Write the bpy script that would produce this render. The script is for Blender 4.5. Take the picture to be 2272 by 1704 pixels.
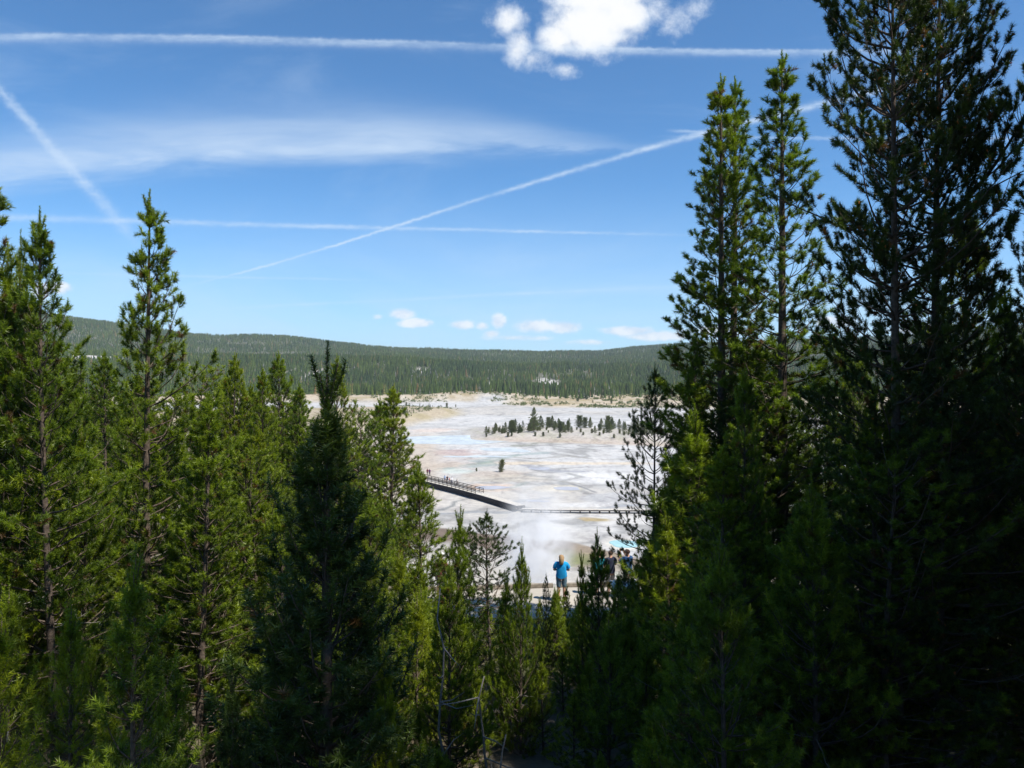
import bpy, math, random, colorsys
import numpy as np
from mathutils import Vector, Matrix
for o in list(bpy.data.objects): bpy.data.objects.remove(o)
scene = bpy.context.scene
COL = scene.collection
R = math.radians

# ---------------------------------------------------------------- camera, light, exposure
HZ, FX, CX, ZC = 376.0, 802.0, 512.0, 26.0       # horizon row, focal length and centre column for a 1024 px frame, eye height
cam = bpy.data.cameras.new('camera'); co = bpy.data.objects.new('camera', cam); COL.objects.link(co)
co.location = (0, 0, ZC); co.rotation_euler = (R(90), 0, 0)
cam.lens = 36.0 * FX / 1024; cam.sensor_width = 36; cam.shift_y = -(384 - HZ) / 1024
cam.clip_start = 0.1; cam.clip_end = 20000
scene.camera = co
SUN = Vector((0.84, -0.54, 0)).normalized(); ELEV = R(57)
SUN = Vector((SUN.x * math.cos(ELEV), SUN.y * math.cos(ELEV), math.sin(ELEV)))
sl = bpy.data.lights.new('sun', 'SUN'); so = bpy.data.objects.new('sun', sl); COL.objects.link(so)
sl.energy = 5.0; sl.angle = R(0.53); sl.color = (1.0, 0.955, 0.88)
so.rotation_euler = SUN.to_track_quat('Z', 'Y').to_euler(); so.location = (0, 0, 300)
scene.render.resolution_x = 1024; scene.render.resolution_y = 768
scene.view_settings.view_transform = 'Standard'; scene.view_settings.look = 'None'
scene.view_settings.exposure = 0.42; scene.view_settings.gamma = 1.0; scene.view_settings.use_curve_mapping = False
scene.render.engine = 'CYCLES'
scene.cycles.max_bounces = 6; scene.cycles.diffuse_bounces = 3; scene.cycles.glossy_bounces = 2
scene.cycles.transmission_bounces = 3; scene.cycles.transparent_max_bounces = 6; scene.cycles.volume_bounces = 4
scene.cycles.volume_max_steps = 96

# ---------------------------------------------------------------- node helper
class NG:
    def __init__(s, nt): s.nt = nt
    def n(s, t, **kw):
        nd = s.nt.nodes.new(t)
        for k, v in kw.items(): setattr(nd, k, v)
        return nd
    def put(s, sock, v):
        if isinstance(v, bpy.types.NodeSocket): s.nt.links.new(v, sock)
        else: sock.default_value = v
    def m(s, op, a, b=0.0, c=0.0, clamp=False):
        nd = s.n('ShaderNodeMath', operation=op, use_clamp=clamp)
        s.put(nd.inputs[0], a); s.put(nd.inputs[1], b); s.put(nd.inputs[2], c); return nd.outputs[0]
    def v(s, op, a, b=(0, 0, 0), sc=None):
        nd = s.n('ShaderNodeVectorMath', operation=op)
        s.put(nd.inputs[0], a); s.put(nd.inputs[1], b)
        if sc is not None: s.put(nd.inputs['Scale'], sc)
        return nd.outputs[1] if op in ('LENGTH', 'DOT_PRODUCT') else nd.outputs[0]
    def noise(s, vec, scale, detail=4, rough=0.55, dist=0.0, color=False):
        nd = s.n('ShaderNodeTexNoise'); s.put(nd.inputs['Vector'], vec)
        nd.inputs['Scale'].default_value = scale; nd.inputs['Detail'].default_value = detail
        nd.inputs['Roughness'].default_value = rough; nd.inputs['Distortion'].default_value = dist
        return nd.outputs['Color' if color else 'Fac']
    def smooth(s, x, lo, hi, a=0.0, b=1.0):
        nd = s.n('ShaderNodeMapRange', interpolation_type='SMOOTHSTEP')
        for i, q in enumerate((x, lo, hi, a, b)): s.put(nd.inputs[i], q)
        return nd.outputs[0]
    def mix(s, f, a, b, mode='MIX'):
        nd = s.n('ShaderNodeMix', data_type='RGBA', blend_type=mode)
        s.put(nd.inputs[0], f)
        for i, q in ((6, a), (7, b)):
            s.put(nd.inputs[i], q if isinstance(q, bpy.types.NodeSocket) or len(q) == 4 else (*q, 1))
        return nd.outputs[2]
    def ramp(s, f, stops):
        nd = s.n('ShaderNodeValToRGB'); s.put(nd.inputs[0], f)
        el = nd.color_ramp.elements
        while len(el) < len(stops): el.new(0.5)
        for e, (p, c) in zip(el, stops): e.position = p; e.color = (*c, 1)
        return nd.outputs[0]

# ---------------------------------------------------------------- world: Nishita sky with contrails, cirrus and cumulus fixed to directions
world = bpy.data.worlds.new('World'); scene.world = world; world.use_nodes = True
wt = world.node_tree; wt.nodes.clear(); W = NG(wt)
sky = W.n('ShaderNodeTexSky', sky_type='NISHITA'); sky.sun_disc = False
sky.sun_elevation = ELEV; sky.sun_rotation = math.atan2(SUN.x, SUN.y)
sky.altitude = 2300; sky.air_density = 1.0; sky.dust_density = 0.55; sky.ozone_density = 3.2
SKY_STRENGTH = 0.104
tc = W.n('ShaderNodeTexCoord'); D = tc.outputs['Generated']
sep = W.n('ShaderNodeSeparateXYZ'); W.put(sep.inputs[0], D)
yy = W.m('MAXIMUM', sep.outputs[1], 0.05)
U = W.m('DIVIDE', sep.outputs[0], yy); V = W.m('DIVIDE', sep.outputs[2], yy)       # gnomonic sky chart to the north
front = W.smooth(sep.outputs[1], 0.12, 0.3)
cmb = W.n('ShaderNodeCombineXYZ'); W.put(cmb.inputs[0], U); W.put(cmb.inputs[1], V); P = cmb.outputs[0]
def uv(px, py): return ((px - CX) / FX, (HZ - py) / FX)
def poly(cs, x):
    r = float(cs[0])
    for c in cs[1:]: r = W.m('MULTIPLY_ADD', r, x, float(c))
    return r
streak = W.noise(W.v('MULTIPLY', P, (1, 3.0, 1)), 26, 5, 0.6)
fine = W.noise(P, 120, 4, 0.65)
wig = W.noise(P, 5, 3, 0.5)
patchy = W.noise(W.v('MULTIPLY', P, (1, 2.0, 1)), 7, 4, 0.6)
def trail(pts, deg, w0, w1, alpha, x0, x1, soft=40, feather=0.0, dens=1.0):
    q = np.array([uv(*p) for p in pts]); cs = np.polyfit(q[:, 0], q[:, 1], deg)
    dv = W.m('SUBTRACT', V, poly(cs, U))
    dv = W.m('MULTIPLY_ADD', W.m('SUBTRACT', wig, 0.5), 0.004, dv)
    dv = W.m('MULTIPLY_ADD', W.m('SUBTRACT', fine, 0.5), (w0 + w1) / 2 / FX * 1.9, dv)
    ua, ub = uv(x0, 0)[0], uv(x1, 0)[0]
    wd = W.smooth(U, ua, ub, w0 / FX, w1 / FX)
    if feather: # wider on the lower side
        wd = W.m('MULTIPLY', wd, W.smooth(dv, -0.004, 0.001, 1 + feather, 1.0))
    g = W.m('DIVIDE', dv, wd); g = W.m('POWER', 2.718, W.m('MULTIPLY', W.m('MULTIPLY', g, g), -1.0))
    g = W.m('MULTIPLY', g, W.smooth(patchy, 0.30, 0.66, 0.55, 1.12)); s = soft / FX
    g = W.m('MULTIPLY', g, W.smooth(U, ua - s, ua + s)); g = W.m('MULTIPLY', g, W.smooth(U, ub + s, ub - s))
    g = W.m('MULTIPLY', g, W.smooth(streak, 0.25, 0.70, 0.45, 1.15))
    return W.m('MULTIPLY', g, alpha)
masks = [
 trail([(0, 35), (120, 36.5), (259, 37.5), (505, 46), (694, 50), (833, 51)], 3, 2.3, 1.8, 0.52, -60, 900, 50, 1.6),
 trail([(222, 277), (278, 264), (324, 246), (393, 227), (463, 204), (532, 185), (602, 162), (694, 134), (764, 118), (842, 99.5), (1024, 51)], 4, 1.0, 3.4, 0.60, 225, 900, 60),
 trail([(9, 217.5), (116, 221), (250, 224.5), (370, 227), (463, 230), (648, 234)], 2, 3.2, 1.3, 0.42, -40, 640, 90),
 trail([(0, 90), (28, 122), (60, 157), (88, 185), (111, 215), (139, 243)], 2, 6.5, 8.5, 0.45, -30, 128, 22),
 trail([(690, 137), (800, 138), (1024, 139)], 1, 1.6, 2.4, 0.34, 700, 1060, 60),
 trail([(231, 308), (417, 298.6), (671, 287)], 2, 1.5, 1.5, 0.25, 240, 700, 60),
 trail([(60, 274), (200, 276), (417, 280.6)], 1, 1.2, 1.2, 0.22, 60, 350, 60),
 trail([(664, 131), (690, 131.5), (712, 133)], 1, 1.6, 1.0, 0.35, 672, 705, 10),
]
# broad cirrus band
cc = np.polyfit(*np.array([uv(*p) for p in [(-60, 182), (0, 178), (100, 160), (200, 150), (350, 147), (450, 145), (620, 147)]]).T, 3)
dv = W.m('SUBTRACT', V, poly(cc, U))
lowr = W.noise(W.v('MULTIPLY', P, (1.0, 4.5, 1)), 4.0, 6, 0.6, 0.6)
dv = W.m('MULTIPLY_ADD', W.m('SUBTRACT', lowr, 0.5), 0.05, dv)
top = W.smooth(U, uv(-60, 0)[0], uv(600, 0)[0], 38 / FX, 8 / FX)
wd = W.m('MAXIMUM', W.smooth(dv, -0.006, 0.012, 15 / FX, 34 / FX), 0.004)
wd = W.m('MULTIPLY', wd, W.smooth(U, uv(330, 0)[0], uv(640, 0)[0], 1.0, 0.22))
g = W.m('DIVIDE', dv, wd); g = W.m('POWER', 2.718, W.m('MULTIPLY', W.m('MULTIPLY', g, g), -1.0))
g = W.m('MULTIPLY', g, W.smooth(U, uv(690, 0)[0], uv(480, 0)[0]))
g = W.m('MULTIPLY', g, W.smooth(lowr, 0.2, 0.72, 0.45, 1.05))
st2 = W.noise(W.v('MULTIPLY', W.v('ADD', P, W.v('SCALE', W.noise(P, 3, 3, .6, color=True), sc=.07)), (1, 9, 1)), 4.0, 6, 0.62)
g = W.m('MULTIPLY', g, W.smooth(st2, .30, .70, .68, 1.1))
masks.append(W.m('MULTIPLY', g, 0.72))
# thin veil
veil = W.noise(W.v('MULTIPLY', P, (1.0, 3.2, 1)), 2.6, 7, 0.6, 0.8)
masks.append(W.m('MULTIPLY', W.smooth(veil, 0.50, 0.80), 0.14))
dirn = W.noise(W.v('MULTIPLY', D, (1.5, 1.5, 4.0)), 2.2, 6, 0.6, 0.5)
allm = 0.0
for mk in masks: allm = mk if allm == 0.0 else W.m('SUBTRACT', W.m('ADD', allm, mk), W.m('MULTIPLY', allm, mk))
allm = W.m('MULTIPLY', allm, front)
allm = W.m('ADD', allm, W.m('MULTIPLY', W.m('SUBTRACT', 1.0, front), W.smooth(dirn, 0.55, 0.85, 0.0, 0.3)))
# cumulus: noisy blobs
cn = W.noise(P, 24, 9, 0.66, 0.15); cn2 = W.noise(P, 60, 5, 0.65)
def blob(px, py, rx, ry, amp=1.0):
    u0, v0 = uv(px, py)
    L = W.v('LENGTH', W.v('MULTIPLY', W.v('SUBTRACT', P, (u0, v0, 0)), (FX / rx, FX / ry, 0)))
    return W.m('MULTIPLY', W.smooth(L, 0.0, 1.5, 1.0, 0.0), amp)
def cumulus(blobs, namp, lo, hi, nz):
    s = None
    for b in blobs:
        q = blob(*b); s = q if s is None else W.m('MAXIMUM', s, q)
    t = W.m('MULTIPLY_ADD', W.m('SUBTRACT', nz, 0.5), namp, s)
    t = W.m('MULTIPLY', t, W.smooth(s, 0.0, 0.18))
    return W.smooth(t, lo, hi), s
big, bs = cumulus([(590, 26, 54, 36, 1.0), (600, -6, 60, 30, 1.0), (622, 14, 34, 28, .9), (560, 38, 30, 20, .85), (508, 20, 26, 22, .62), (518, 46, 20, 26, .58), (535, 60, 26, 16, .46), (566, 70, 22, 12, .42), (655, 8, 30, 26, .45), (676, 22, 26, 26, .40), (694, 6, 26, 18, .40)], 1.20, 0.13, 0.74, cn)
cn3 = W.noise(W.v('MULTIPLY', P, (1, 1.5, 1)), 34, 6, 0.62, 0.2)
low, ls = cumulus([(402, 314, 16, 7, .75), (416, 323, 22, 6, .8), (378, 317, 10, 4, .5), (462, 325, 16, 6, .75), (482, 326, 9, 5, .62), (499, 321, 9, 9, .85), (492, 334, 10, 5, .6),
                   (535, 326, 24, 8, .75), (565, 327, 22, 8, .78), (590, 342, 34, 4, .5), (628, 331, 34, 6, .85), (655, 336, 40, 6, .8), (520, 338, 50, 4, .5), (60, 288, 16, 8, .8), (42, 292, 14, 14, .7),
                   (10, 296, 20, 12, .6), (835, 322, 26, 8, .8), (720, 332, 50, 7, .7), (930, 330, 60, 8, .7), (-60, 318, 60, 10, .7), (1120, 326, 90, 12, .7)], 0.95, 0.18, 0.66, cn3)
hz = W.smooth(V, 0.0, 0.26, 1.0, 0.0)
haz = W.m('MULTIPLY', W.m('MULTIPLY', hz, front), W.smooth(veil, 0.25, 0.7, 0.35, 0.72))
skyc = W.v('MULTIPLY', sky.outputs[0], (0.58, 1.01, 1.23))
c = W.mix(haz, skyc, (4.9, 6.1, 7.3))
c = W.mix(allm, c, (5.4, 6.4, 7.5))
c = W.mix(W.m('MULTIPLY', W.m('MULTIPLY', low, front), 0.85), c, W.mix(W.smooth(cn3, 0.35, 0.65), (5.4, 6.1, 7.1), (7.6, 7.7, 7.9)))
c = W.mix(W.m('MULTIPLY', W.m('MULTIPLY', big, front), 0.97), c, W.mix(W.smooth(W.m('MULTIPLY_ADD', cn2, 0.55, W.m('MULTIPLY_ADD', cn, .5, bs)), 0.75, 1.45), (5.6, 6.3, 7.3), (7.45, 7.45, 7.4)))
bg = W.n('ShaderNodeBackground'); W.put(bg.inputs[0], c); bg.inputs[1].default_value = SKY_STRENGTH
W.nt.links.new(bg.outputs[0], W.n('ShaderNodeOutputWorld').inputs[0])

# ---------------------------------------------------------------- mesh and tagging helpers
def tag(o, label=None, cat=None, group=None, kind=None):
    for k, v in (('label', label), ('category', cat), ('group', group), ('kind', kind)):
        if v: o[k] = v
    return o
def np_mesh(name, verts, faces, mats, midx=None, attrs=None, smooth=False):
    """faces: (n,k) int array, or a list of such arrays"""
    me = bpy.data.meshes.new(name)
    verts = np.asarray(verts, np.float32)
    fl = faces if isinstance(faces, list) else [faces]
    fl = [np.asarray(f, np.int32) for f in fl if len(f)]
    loops = np.concatenate([f.ravel() for f in fl]); tot = np.concatenate([np.full(len(f), f.shape[1], np.int32) for f in fl])
    me.vertices.add(len(verts)); me.vertices.foreach_set('co', verts.ravel())
    me.loops.add(len(loops)); me.loops.foreach_set('vertex_index', loops)
    me.polygons.add(len(tot)); me.polygons.foreach_set('loop_start', np.concatenate([[0], np.cumsum(tot)[:-1]]).astype(np.int32))
    me.polygons.foreach_set('loop_total', tot)
    for m in mats: me.materials.append(m)
    if midx is not None: me.polygons.foreach_set('material_index', np.asarray(midx, np.int32))
    if smooth: me.polygons.foreach_set('use_smooth', np.ones(len(tot), bool))
    for k, (typ, arr) in (attrs or {}).items():
        a = me.attributes.new(k, typ, 'POINT')
        a.data.foreach_set('value' if typ == 'FLOAT' else 'color', np.asarray(arr, np.float32).ravel())
    me.update(calc_edges=True); me.validate()
    return me
def link(name, me, parent=None, loc=None):
    o = bpy.data.objects.new(name, me); COL.objects.link(o)
    if parent: o.parent = parent
    if loc is not None: o.location = loc
    return o
class MB:
    def __init__(s): s.v = []; s.f = []; s.n = 0
    def add(s, v, f):
        v = np.asarray(v, float).reshape(-1, 3)
        for q in f: s.f.append([i + s.n for i in q])
        s.v.append(v); s.n += len(v)
    def box(s, c, size, rz=0.0, tilt=0.0):
        h = np.array(size) / 2
        v = np.array([[x, y, z] for x in (-1, 1) for y in (-1, 1) for z in (-1, 1)]) * h
        ct, st = math.cos(tilt), math.sin(tilt)
        v = np.stack([v[:, 0], v[:, 1] * ct - v[:, 2] * st, v[:, 1] * st + v[:, 2] * ct], 1)
        cz, sz = math.cos(rz), math.sin(rz)
        v = np.stack([v[:, 0] * cz - v[:, 1] * sz, v[:, 0] * sz + v[:, 1] * cz, v[:, 2]], 1) + np.array(c)
        s.add(v, [(0, 1, 3, 2), (4, 6, 7, 5), (0, 4, 5, 1), (2, 3, 7, 6), (0, 2, 6, 4), (1, 5, 7, 3)])
    def beam(s, a, b, w, h):
        a = Vector(a); b = Vector(b); d = (b - a); L = d.length; d.normalize()
        side = Vector((-d.y, d.x, 0))
        side = side.normalized() if side.length > 1e-6 else Vector((1, 0, 0))
        up = side.cross(d) * -1
        v = [list(p + side * i * w / 2 + up * j * h / 2) for p in (a, b) for i in (-1, 1) for j in (-1, 1)]
        s.add(v, [(0, 1, 3, 2), (4, 6, 7, 5), (0, 4, 5, 1), (2, 3, 7, 6), (0, 2, 6, 4), (1, 5, 7, 3)])
    def tube(s, pts, rad, sides=6, cap=True):
        pts = [Vector(p) for p in pts]; n = len(pts); out = []
        for i, p in enumerate(pts):
            d = (pts[min(i + 1, n - 1)] - pts[max(i - 1, 0)]).normalized()
            a = d.cross(Vector((0.31, 0.95, 0.05))).normalized(); b = d.cross(a)
            r = rad[i] if hasattr(rad, '__len__') else rad
            for k in range(sides):
                t = 2 * math.pi * k / sides
                out.append(tuple(p + a * math.cos(t) * r + b * math.sin(t) * r))
        f = [(i * sides + k, i * sides + (k + 1) % sides, (i + 1) * sides + (k + 1) % sides, (i + 1) * sides + k) for i in range(n - 1) for k in range(sides)]
        if cap: f += [tuple(range(sides))[::-1], tuple((n - 1) * sides + k for k in range(sides))]
        s.add(out, f)
    def mesh(s, name, mats, smooth=False):
        me = bpy.data.meshes.new(name)
        me.from_pydata(np.concatenate(s.v).tolist(), [], s.f)
        for m in (mats if isinstance(mats, list) else [mats]): me.materials.append(m)
        if smooth: me.polygons.foreach_set('use_smooth', [True] * len(me.polygons))
        me.update(); return me
    def build(s, name, mats, parent=None, loc=None, smooth=False): return link(name, s.mesh(name, mats, smooth), parent, loc)
def empty(name, loc, rz=0.0):
    o = bpy.data.objects.new(name, None); COL.objects.link(o); o.location = loc; o.rotation_euler = (0, 0, rz); o.empty_display_size = 0.3
    return o

# value noise in numpy
_rs = np.random.RandomState(7); _T = _rs.rand(256, 256)
def vn(x, y):
    xi = np.floor(x).astype(int); yi = np.floor(y).astype(int); fx = x - xi; fy = y - yi
    fx = fx * fx * (3 - 2 * fx); fy = fy * fy * (3 - 2 * fy)
    a = _T[xi & 255, yi & 255]; b = _T[(xi + 1) & 255, yi & 255]; c_ = _T[xi & 255, (yi + 1) & 255]; d = _T[(xi + 1) & 255, (yi + 1) & 255]
    return (a * (1 - fx) + b * fx) * (1 - fy) + (c_ * (1 - fx) + d * fx) * fy
def fbm(x, y, o=4):
    s = 0; a = 0.5; n = 0
    for i in range(o): s = s + a * vn(x * 2 ** i + 17 * i, y * 2 ** i + 31 * i); n += a; a *= 0.5
    return s / n
def sst(x, a, b):
    t = np.clip((x - a) / (b - a), 0, 1); return t * t * (3 - 2 * t)

# ---------------------------------------------------------------- terrain heights
def lerpt(t): a = np.array(t, float); return a[:, 0], a[:, 1]
_dy, _dz = lerpt([(-60, -1.5), (-20, 0.2), (-3, 1.4), (0, 1.6), (2, 2.0), (4, 3.4), (8, 5.9), (12, 7.1), (20, 7.7), (28, 7.95), (30.5, 8.05), (34, 9.5), (60, 16.2), (85, 21.4), (110, 25.7), (120, 26), (9000, 26)])
_rx, _ry = lerpt([(-900, 304), (-300, 314), (0, 320), (69, 324), (130, 330), (194, 337), (287, 338), (330, 342), (394, 348), (463, 350), (540, 351), (600, 350.5), (640, 347), (680, 345), (760, 343), (900, 341), (1100, 330), (1500, 310), (2200, 300)])
_mx, _my = lerpt([(-900, 350), (0, 352), (200, 356), (400, 358), (520, 365), (600, 365), (700, 362), (900, 358), (2200, 350)])
def height(x, y):
    x = np.asarray(x, float); y = np.asarray(y, float)
    r = np.hypot(x, y); dy = np.where(y < 0, y, np.sqrt(np.maximum(y, 0) ** 2 + (0.25 * x) ** 2))
    dy = np.where(y < 34, np.minimum(dy, 34 + 0 * dy), dy) if False else dy
    z = ZC - np.interp(dy, _dy, _dz)
    z = z + (fbm(x / 6, y / 6, 3) - .5) * 0.9 * sst(r, 3, 14) * sst(dy, 34, 28) * sst(np.abs(y - 27.8), 2.2, 4.0)
    z = z + (fbm(x / 14 + 5, y / 14, 3) - .5) * 3.0 * sst(dy, 34, 50) * sst(dy, 118, 90)
    px = CX + FX * x / np.maximum(y, 1e-3); px = np.where(y > 0.05 * r, px, np.where(x > 0, 2200, -900)); px = np.clip(px, -900, 2200)
    # island mound
    near = 306 + (640 - px) * 0.11
    isl = sst(px, 468, 500) * sst(r, near, near + 14) * sst(r, near + 95, near + 55)
    z = z + isl * (1.1 + 2.0 * fbm(x / 12, y / 12, 3))
    # left tan mound, far bank
    lm = sst(px, 466, 440) * sst(r, 395 + 2.0 * np.clip(px - 400, -200, 60), 450 + 2.0 * np.clip(px - 400, -200, 60)) * sst(r, 640, 560)
    z = z + lm * (2.2 + 3.5 * fbm(x / 25, y / 25, 3))
    fb = sst(r, 640 + 130 * sst(px, 560, 450), 860)
    z = z + fb * (3.0 + 4.5 * (fbm(x / 60, y / 60, 3)) + 3.0 * sst(px, 540, 470) * sst(px, 420, 460))
    # hills
    mid = ZC + 1600 * (HZ - np.interp(px, _mx, _my)) / FX - 9
    rid = ZC + 3200 * (HZ - np.interp(px, _rx, _ry)) / FX - 10
    t1 = sst(r, 1000, 1600); z = z * (1 - t1) + mid * t1
    t2 = sst(r, 1750, 3200); z = z * (1 - t2) + rid * t2
    z = z - sst(r, 3300, 5200) * 60
    z = z + (fbm(x / 420 + 3, y / 420, 3) - .5) * 26 * sst(r, 1300, 2200) * sst(r, 3100, 2700)
    z = z + (fbm(x / 160, y / 160, 3) - .5) * 8 * sst(r, 1000, 1500)
    return z
def hz1(x, y): return float(height(np.array([x]), np.array([y]))[0])
def at(px, d): return ((px - CX) / FX * d, d)
def gp(px, py):      # point of the flat basin floor seen there
    d = FX * ZC / (py - HZ); return np.array([(px - CX) / FX * d, d])

angs = np.concatenate([np.linspace(-180, -60, 26)[:-1], np.linspace(-60, -36, 26)[:-1], np.linspace(-36, 36, 500)[:-1], np.linspace(36, 60, 26)[:-1], np.linspace(60, 180, 26)])
rads = np.concatenate([[0.02], np.geomspace(1, 60, 60)[:-1], np.linspace(60, 118, 44)[:-1], np.geomspace(118, 700, 270)[:-1], np.geomspace(700, 7600, 130)])
A, RR = np.meshgrid(np.radians(angs), rads, indexing='ij')
X = np.sin(A) * RR; Y = np.cos(A) * RR; Z = height(X, Y)
# ---- colours of the ground (mineral deposits, algae mats, litter)
C3 = lambda *c: np.array(c, float)
fx = X.ravel(); fy = Y.ravel(); fr = np.hypot(fx, fy)
fpx = CX + FX * fx / np.maximum(fy, 1e-3); fpx = np.where(fy > 0.05 * fr, fpx, np.where(fx > 0, 2200, -900))
n1 = fbm(fx / 30, fy / 45, 5); n2 = fbm(fx / 9 + 40, fy / 14, 5); n3 = fbm(fx / 60 + 9, fy / 70 + 4, 4); n4 = fbm(fx / 2.2, fy / 4, 3)
nr = 1 - np.abs(2 * fbm(fx / 22 + 70, fy / 30 + 12, 4) - 1)   # ridged: dried rivulets
colr = np.zeros((len(fx), 3)) + C3(.505, .498, .482)
def lay(c, m):
    global colr
    m = np.clip(m, 0, 1)[:, None]; colr = colr * (1 - m) + np.array(c) * m
lay((.38, .375, .36), sst(n1, .50, .68) * .6)
lay((.57, .555, .525), sst(n2, .52, .66) * .7)
lay((.45, .40, .33), sst(n3, .50, .68) * .45)
lay((.27, .265, .25), sst(nr, .90, .985) * .8 * sst(n3, .35, .5))
lay((.50, .50, .49), sst(n4, .6, .8) * .35)
def seg_dist(pts):
    best = np.full(len(fx), 1e9)
    for (a, b) in zip(pts[:-1], pts[1:]):
        a = np.array(a); b = np.array(b); ab = b - a
        t = np.clip(((fx - a[0]) * ab[0] + (fy - a[1]) * ab[1]) / (ab @ ab), 0, 1)
        best = np.minimum(best, np.hypot(fx - a[0] - t * ab[0], fy - a[1] - t * ab[1]))
    return best
def photo_line(pts, w, c, a=1.0, jit=1.0):     # runnels, given as points of the floor
    c = np.array(c) * .66; a = min(1, a * 1.15)
    d = seg_dist([gp(p[0] * .4507, p[1] * .4507) for p in pts]) + (n2 - .5) * w * 1.6 * jit + (n4 - .5) * w * jit
    lay(c, sst(d, w, w * .35) * a)
def patch(px, py, rx, ry, c, a=1.0, rag=.5):   # ellipse on the floor, photo pixels
    x0, y0 = gp(px * .4507, py * .4507); d = y0
    wx = rx * .4507 / FX * d; wy = abs(gp(px, (py + ry) * .4507)[1] - d)
    q = np.hypot((fx - x0) / wx, (fy - y0) / wy) + (n2 - .5) * rag * 2 + (n4 - .5) * rag
    lay(c, sst(q, 1.1, .6) * a)
patch(1000, 1020, 130, 22, (.46, .39, .34), .45)
patch(1030, 1003, 75, 8, (.42, .29, .26), .55)
patch(985, 1035, 60, 14, (.46, .37, .28), .5)
patch(1090, 1052, 80, 9, (.47, .38, .30), .5)
patch(1120, 1062, 120, 10, (.48, .43, .35), .6)
patch(1010, 1045, 50, 8, (.50, .60, .55), .5)
patch(1105, 1000, 70, 10, (.56, .56, .54), .8)
patch(1386, 1208, 42, 13, (.62, .60, .52), .9, .3); patch(1258, 1084, 42, 7, (.60, .56, .44), .8, .3)
patch(1090, 1082, 62, 12, (.60, .45, .34), .8)
patch(1240, 1084, 60, 9, (.58, .52, .42), .6)
patch(1330, 1060, 110, 14, (.62, .61, .585), .8)
patch(1380, 1105, 110, 14, (.42, .42, .42), .7)
patch(1290, 1120, 90, 7, (.60, .59, .565), .8)
patch(1323, 1153, 52, 5.5, (.34, .27, .14), .95, .7)
patch(1300, 1150, 30, 4, (.40, .30, .16), .8, .7)
patch(1250, 1028, 200, 4, (.62, .50, .34), .6)
patch(960, 955, 60, 6, (.62, .50, .42), .6)
patch(1200, 908, 70, 4, (.40, .40, .40), .6)
photo_line([(1150, 990), (1200, 982), (1260, 980)], 4, (.42, .42, .36), .8)
photo_line([(1205, 1005), (1110, 1012), (1060, 1022), (1090, 1030), (1040, 1036), (985, 1040)], 3.5, (.36, .47, .45), .5)
photo_line([(1150, 1010), (1075, 1026), (1020, 1034)], 2.0, (.33, .42, .35), .5)
photo_line([(1170, 1070), (1130, 1085), (1060, 1090)], 1.2, (.45, .50, .45), .6)
photo_line([(975, 1132), (1005, 1122), (1010, 1113), (1040, 1106), (1100, 1110)], 1.1, (.33, .34, .33), .8)
photo_line([(985, 1140), (1050, 1136), (1120, 1137)], 1.4, (.42, .43, .44), .7)
photo_line([(1080, 1100), (1100, 1112), (1150, 1122), (1180, 1128)], .7, (.30, .31, .28), .8)
photo_line([(1150, 1112), (1190, 1108), (1220, 1104)], 2.4, (.40, .42, .43), .7)
photo_line([(1252, 1076), (1245, 1068), (1290, 1058), (1262, 1050)], 1.2, (.44, .44, .42), .7)
photo_line([(1270, 1074), (1300, 1084), (1320, 1092)], .8, (.34, .34, .34), .8)
photo_line([(1170, 1032), (1210, 1042), (1230, 1046), (1290, 1046)], 2.5, (.46, .47, .50), .7)
photo_line([(960, 962), (1040, 955), (1100, 958)], 2.2, (.36, .36, .34), .5)
photo_line([(1180, 935), (1240, 930), (1330, 938), (1400, 932)], 2.5, (.36, .36, .34), .5)
photo_line([(1090, 1010), (1180, 1018), (1260, 1012), (1340, 1020), (1440, 1016)], 1.6, (.40, .38, .33), .55)
photo_line([(1060, 1066), (1140, 1060), (1230, 1066), (1300, 1075)], 1.0, (.40, .38, .33), .5)
photo_line([(1190, 1150), (1260, 1162), (1340, 1168), (1420, 1164)], .7, (.36, .36, .36), .5)
photo_line([(1350, 995), (1400, 998), (1460, 1002)], 2.5, (.40, .41, .44), .7)
photo_line([(1330, 1128), (1380, 1122), (1460, 1118)], 1.6, (.50, .52, .55), .7)
# tan banks
n5 = fbm(fx / 18, fy / 26, 5)
bank = sst(fr, 640 + 130 * sst(fpx, 560, 450), 700 + 130 * sst(fpx, 560, 450)) * sst(fr, 1200, 1000)
chan = sst(np.abs(fpx - (470 + 22 * np.sin((fr - 600) / 150))), 24, 8) * sst(fr, 900, 800)
lay((.47, .38, .26), bank * (1 - chan) * (.75 + .25 * n5)); lay((.36, .29, .17), bank * (1 - chan) * sst(n5, .46, .62) * .85)
lay((.58, .52, .43), bank * sst(n2, .55, .7) * .6)
lmound = sst(fpx, 470, 446) * sst(fr, 385 + 2.0 * np.clip(fpx - 400, -200, 60), 425 + 2.0 * np.clip(fpx - 400, -200, 60))* sst(fr, 700, 600)
lay((.40, .33, .225), lmound * .9); lay((.33, .28, .16), lmound * sst(n5, .45, .62) * .8)
near_i = 306 + (640 - fpx) * 0.11
isl = sst(fpx, 455, 480) * sst(fr, near_i - 6, near_i + 2) * sst(fr, near_i + 95, near_i + 60)
lay((.46, .42, .37), isl * .8); lay((.34, .33, .24), isl * sst(n4, .5, .65) * .5); lay((.48, .38, .30), isl * sst(fr, near_i + 12, near_i) * .6)
# left shore of the basin, pinkish
lay((.47, .40, .32), sst(fpx, 450, 425) * sst(fr, 150, 175) * sst(fr, 400, 330) * (.55 + .5 * n2) * sst(fr, 0, 1))
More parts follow.
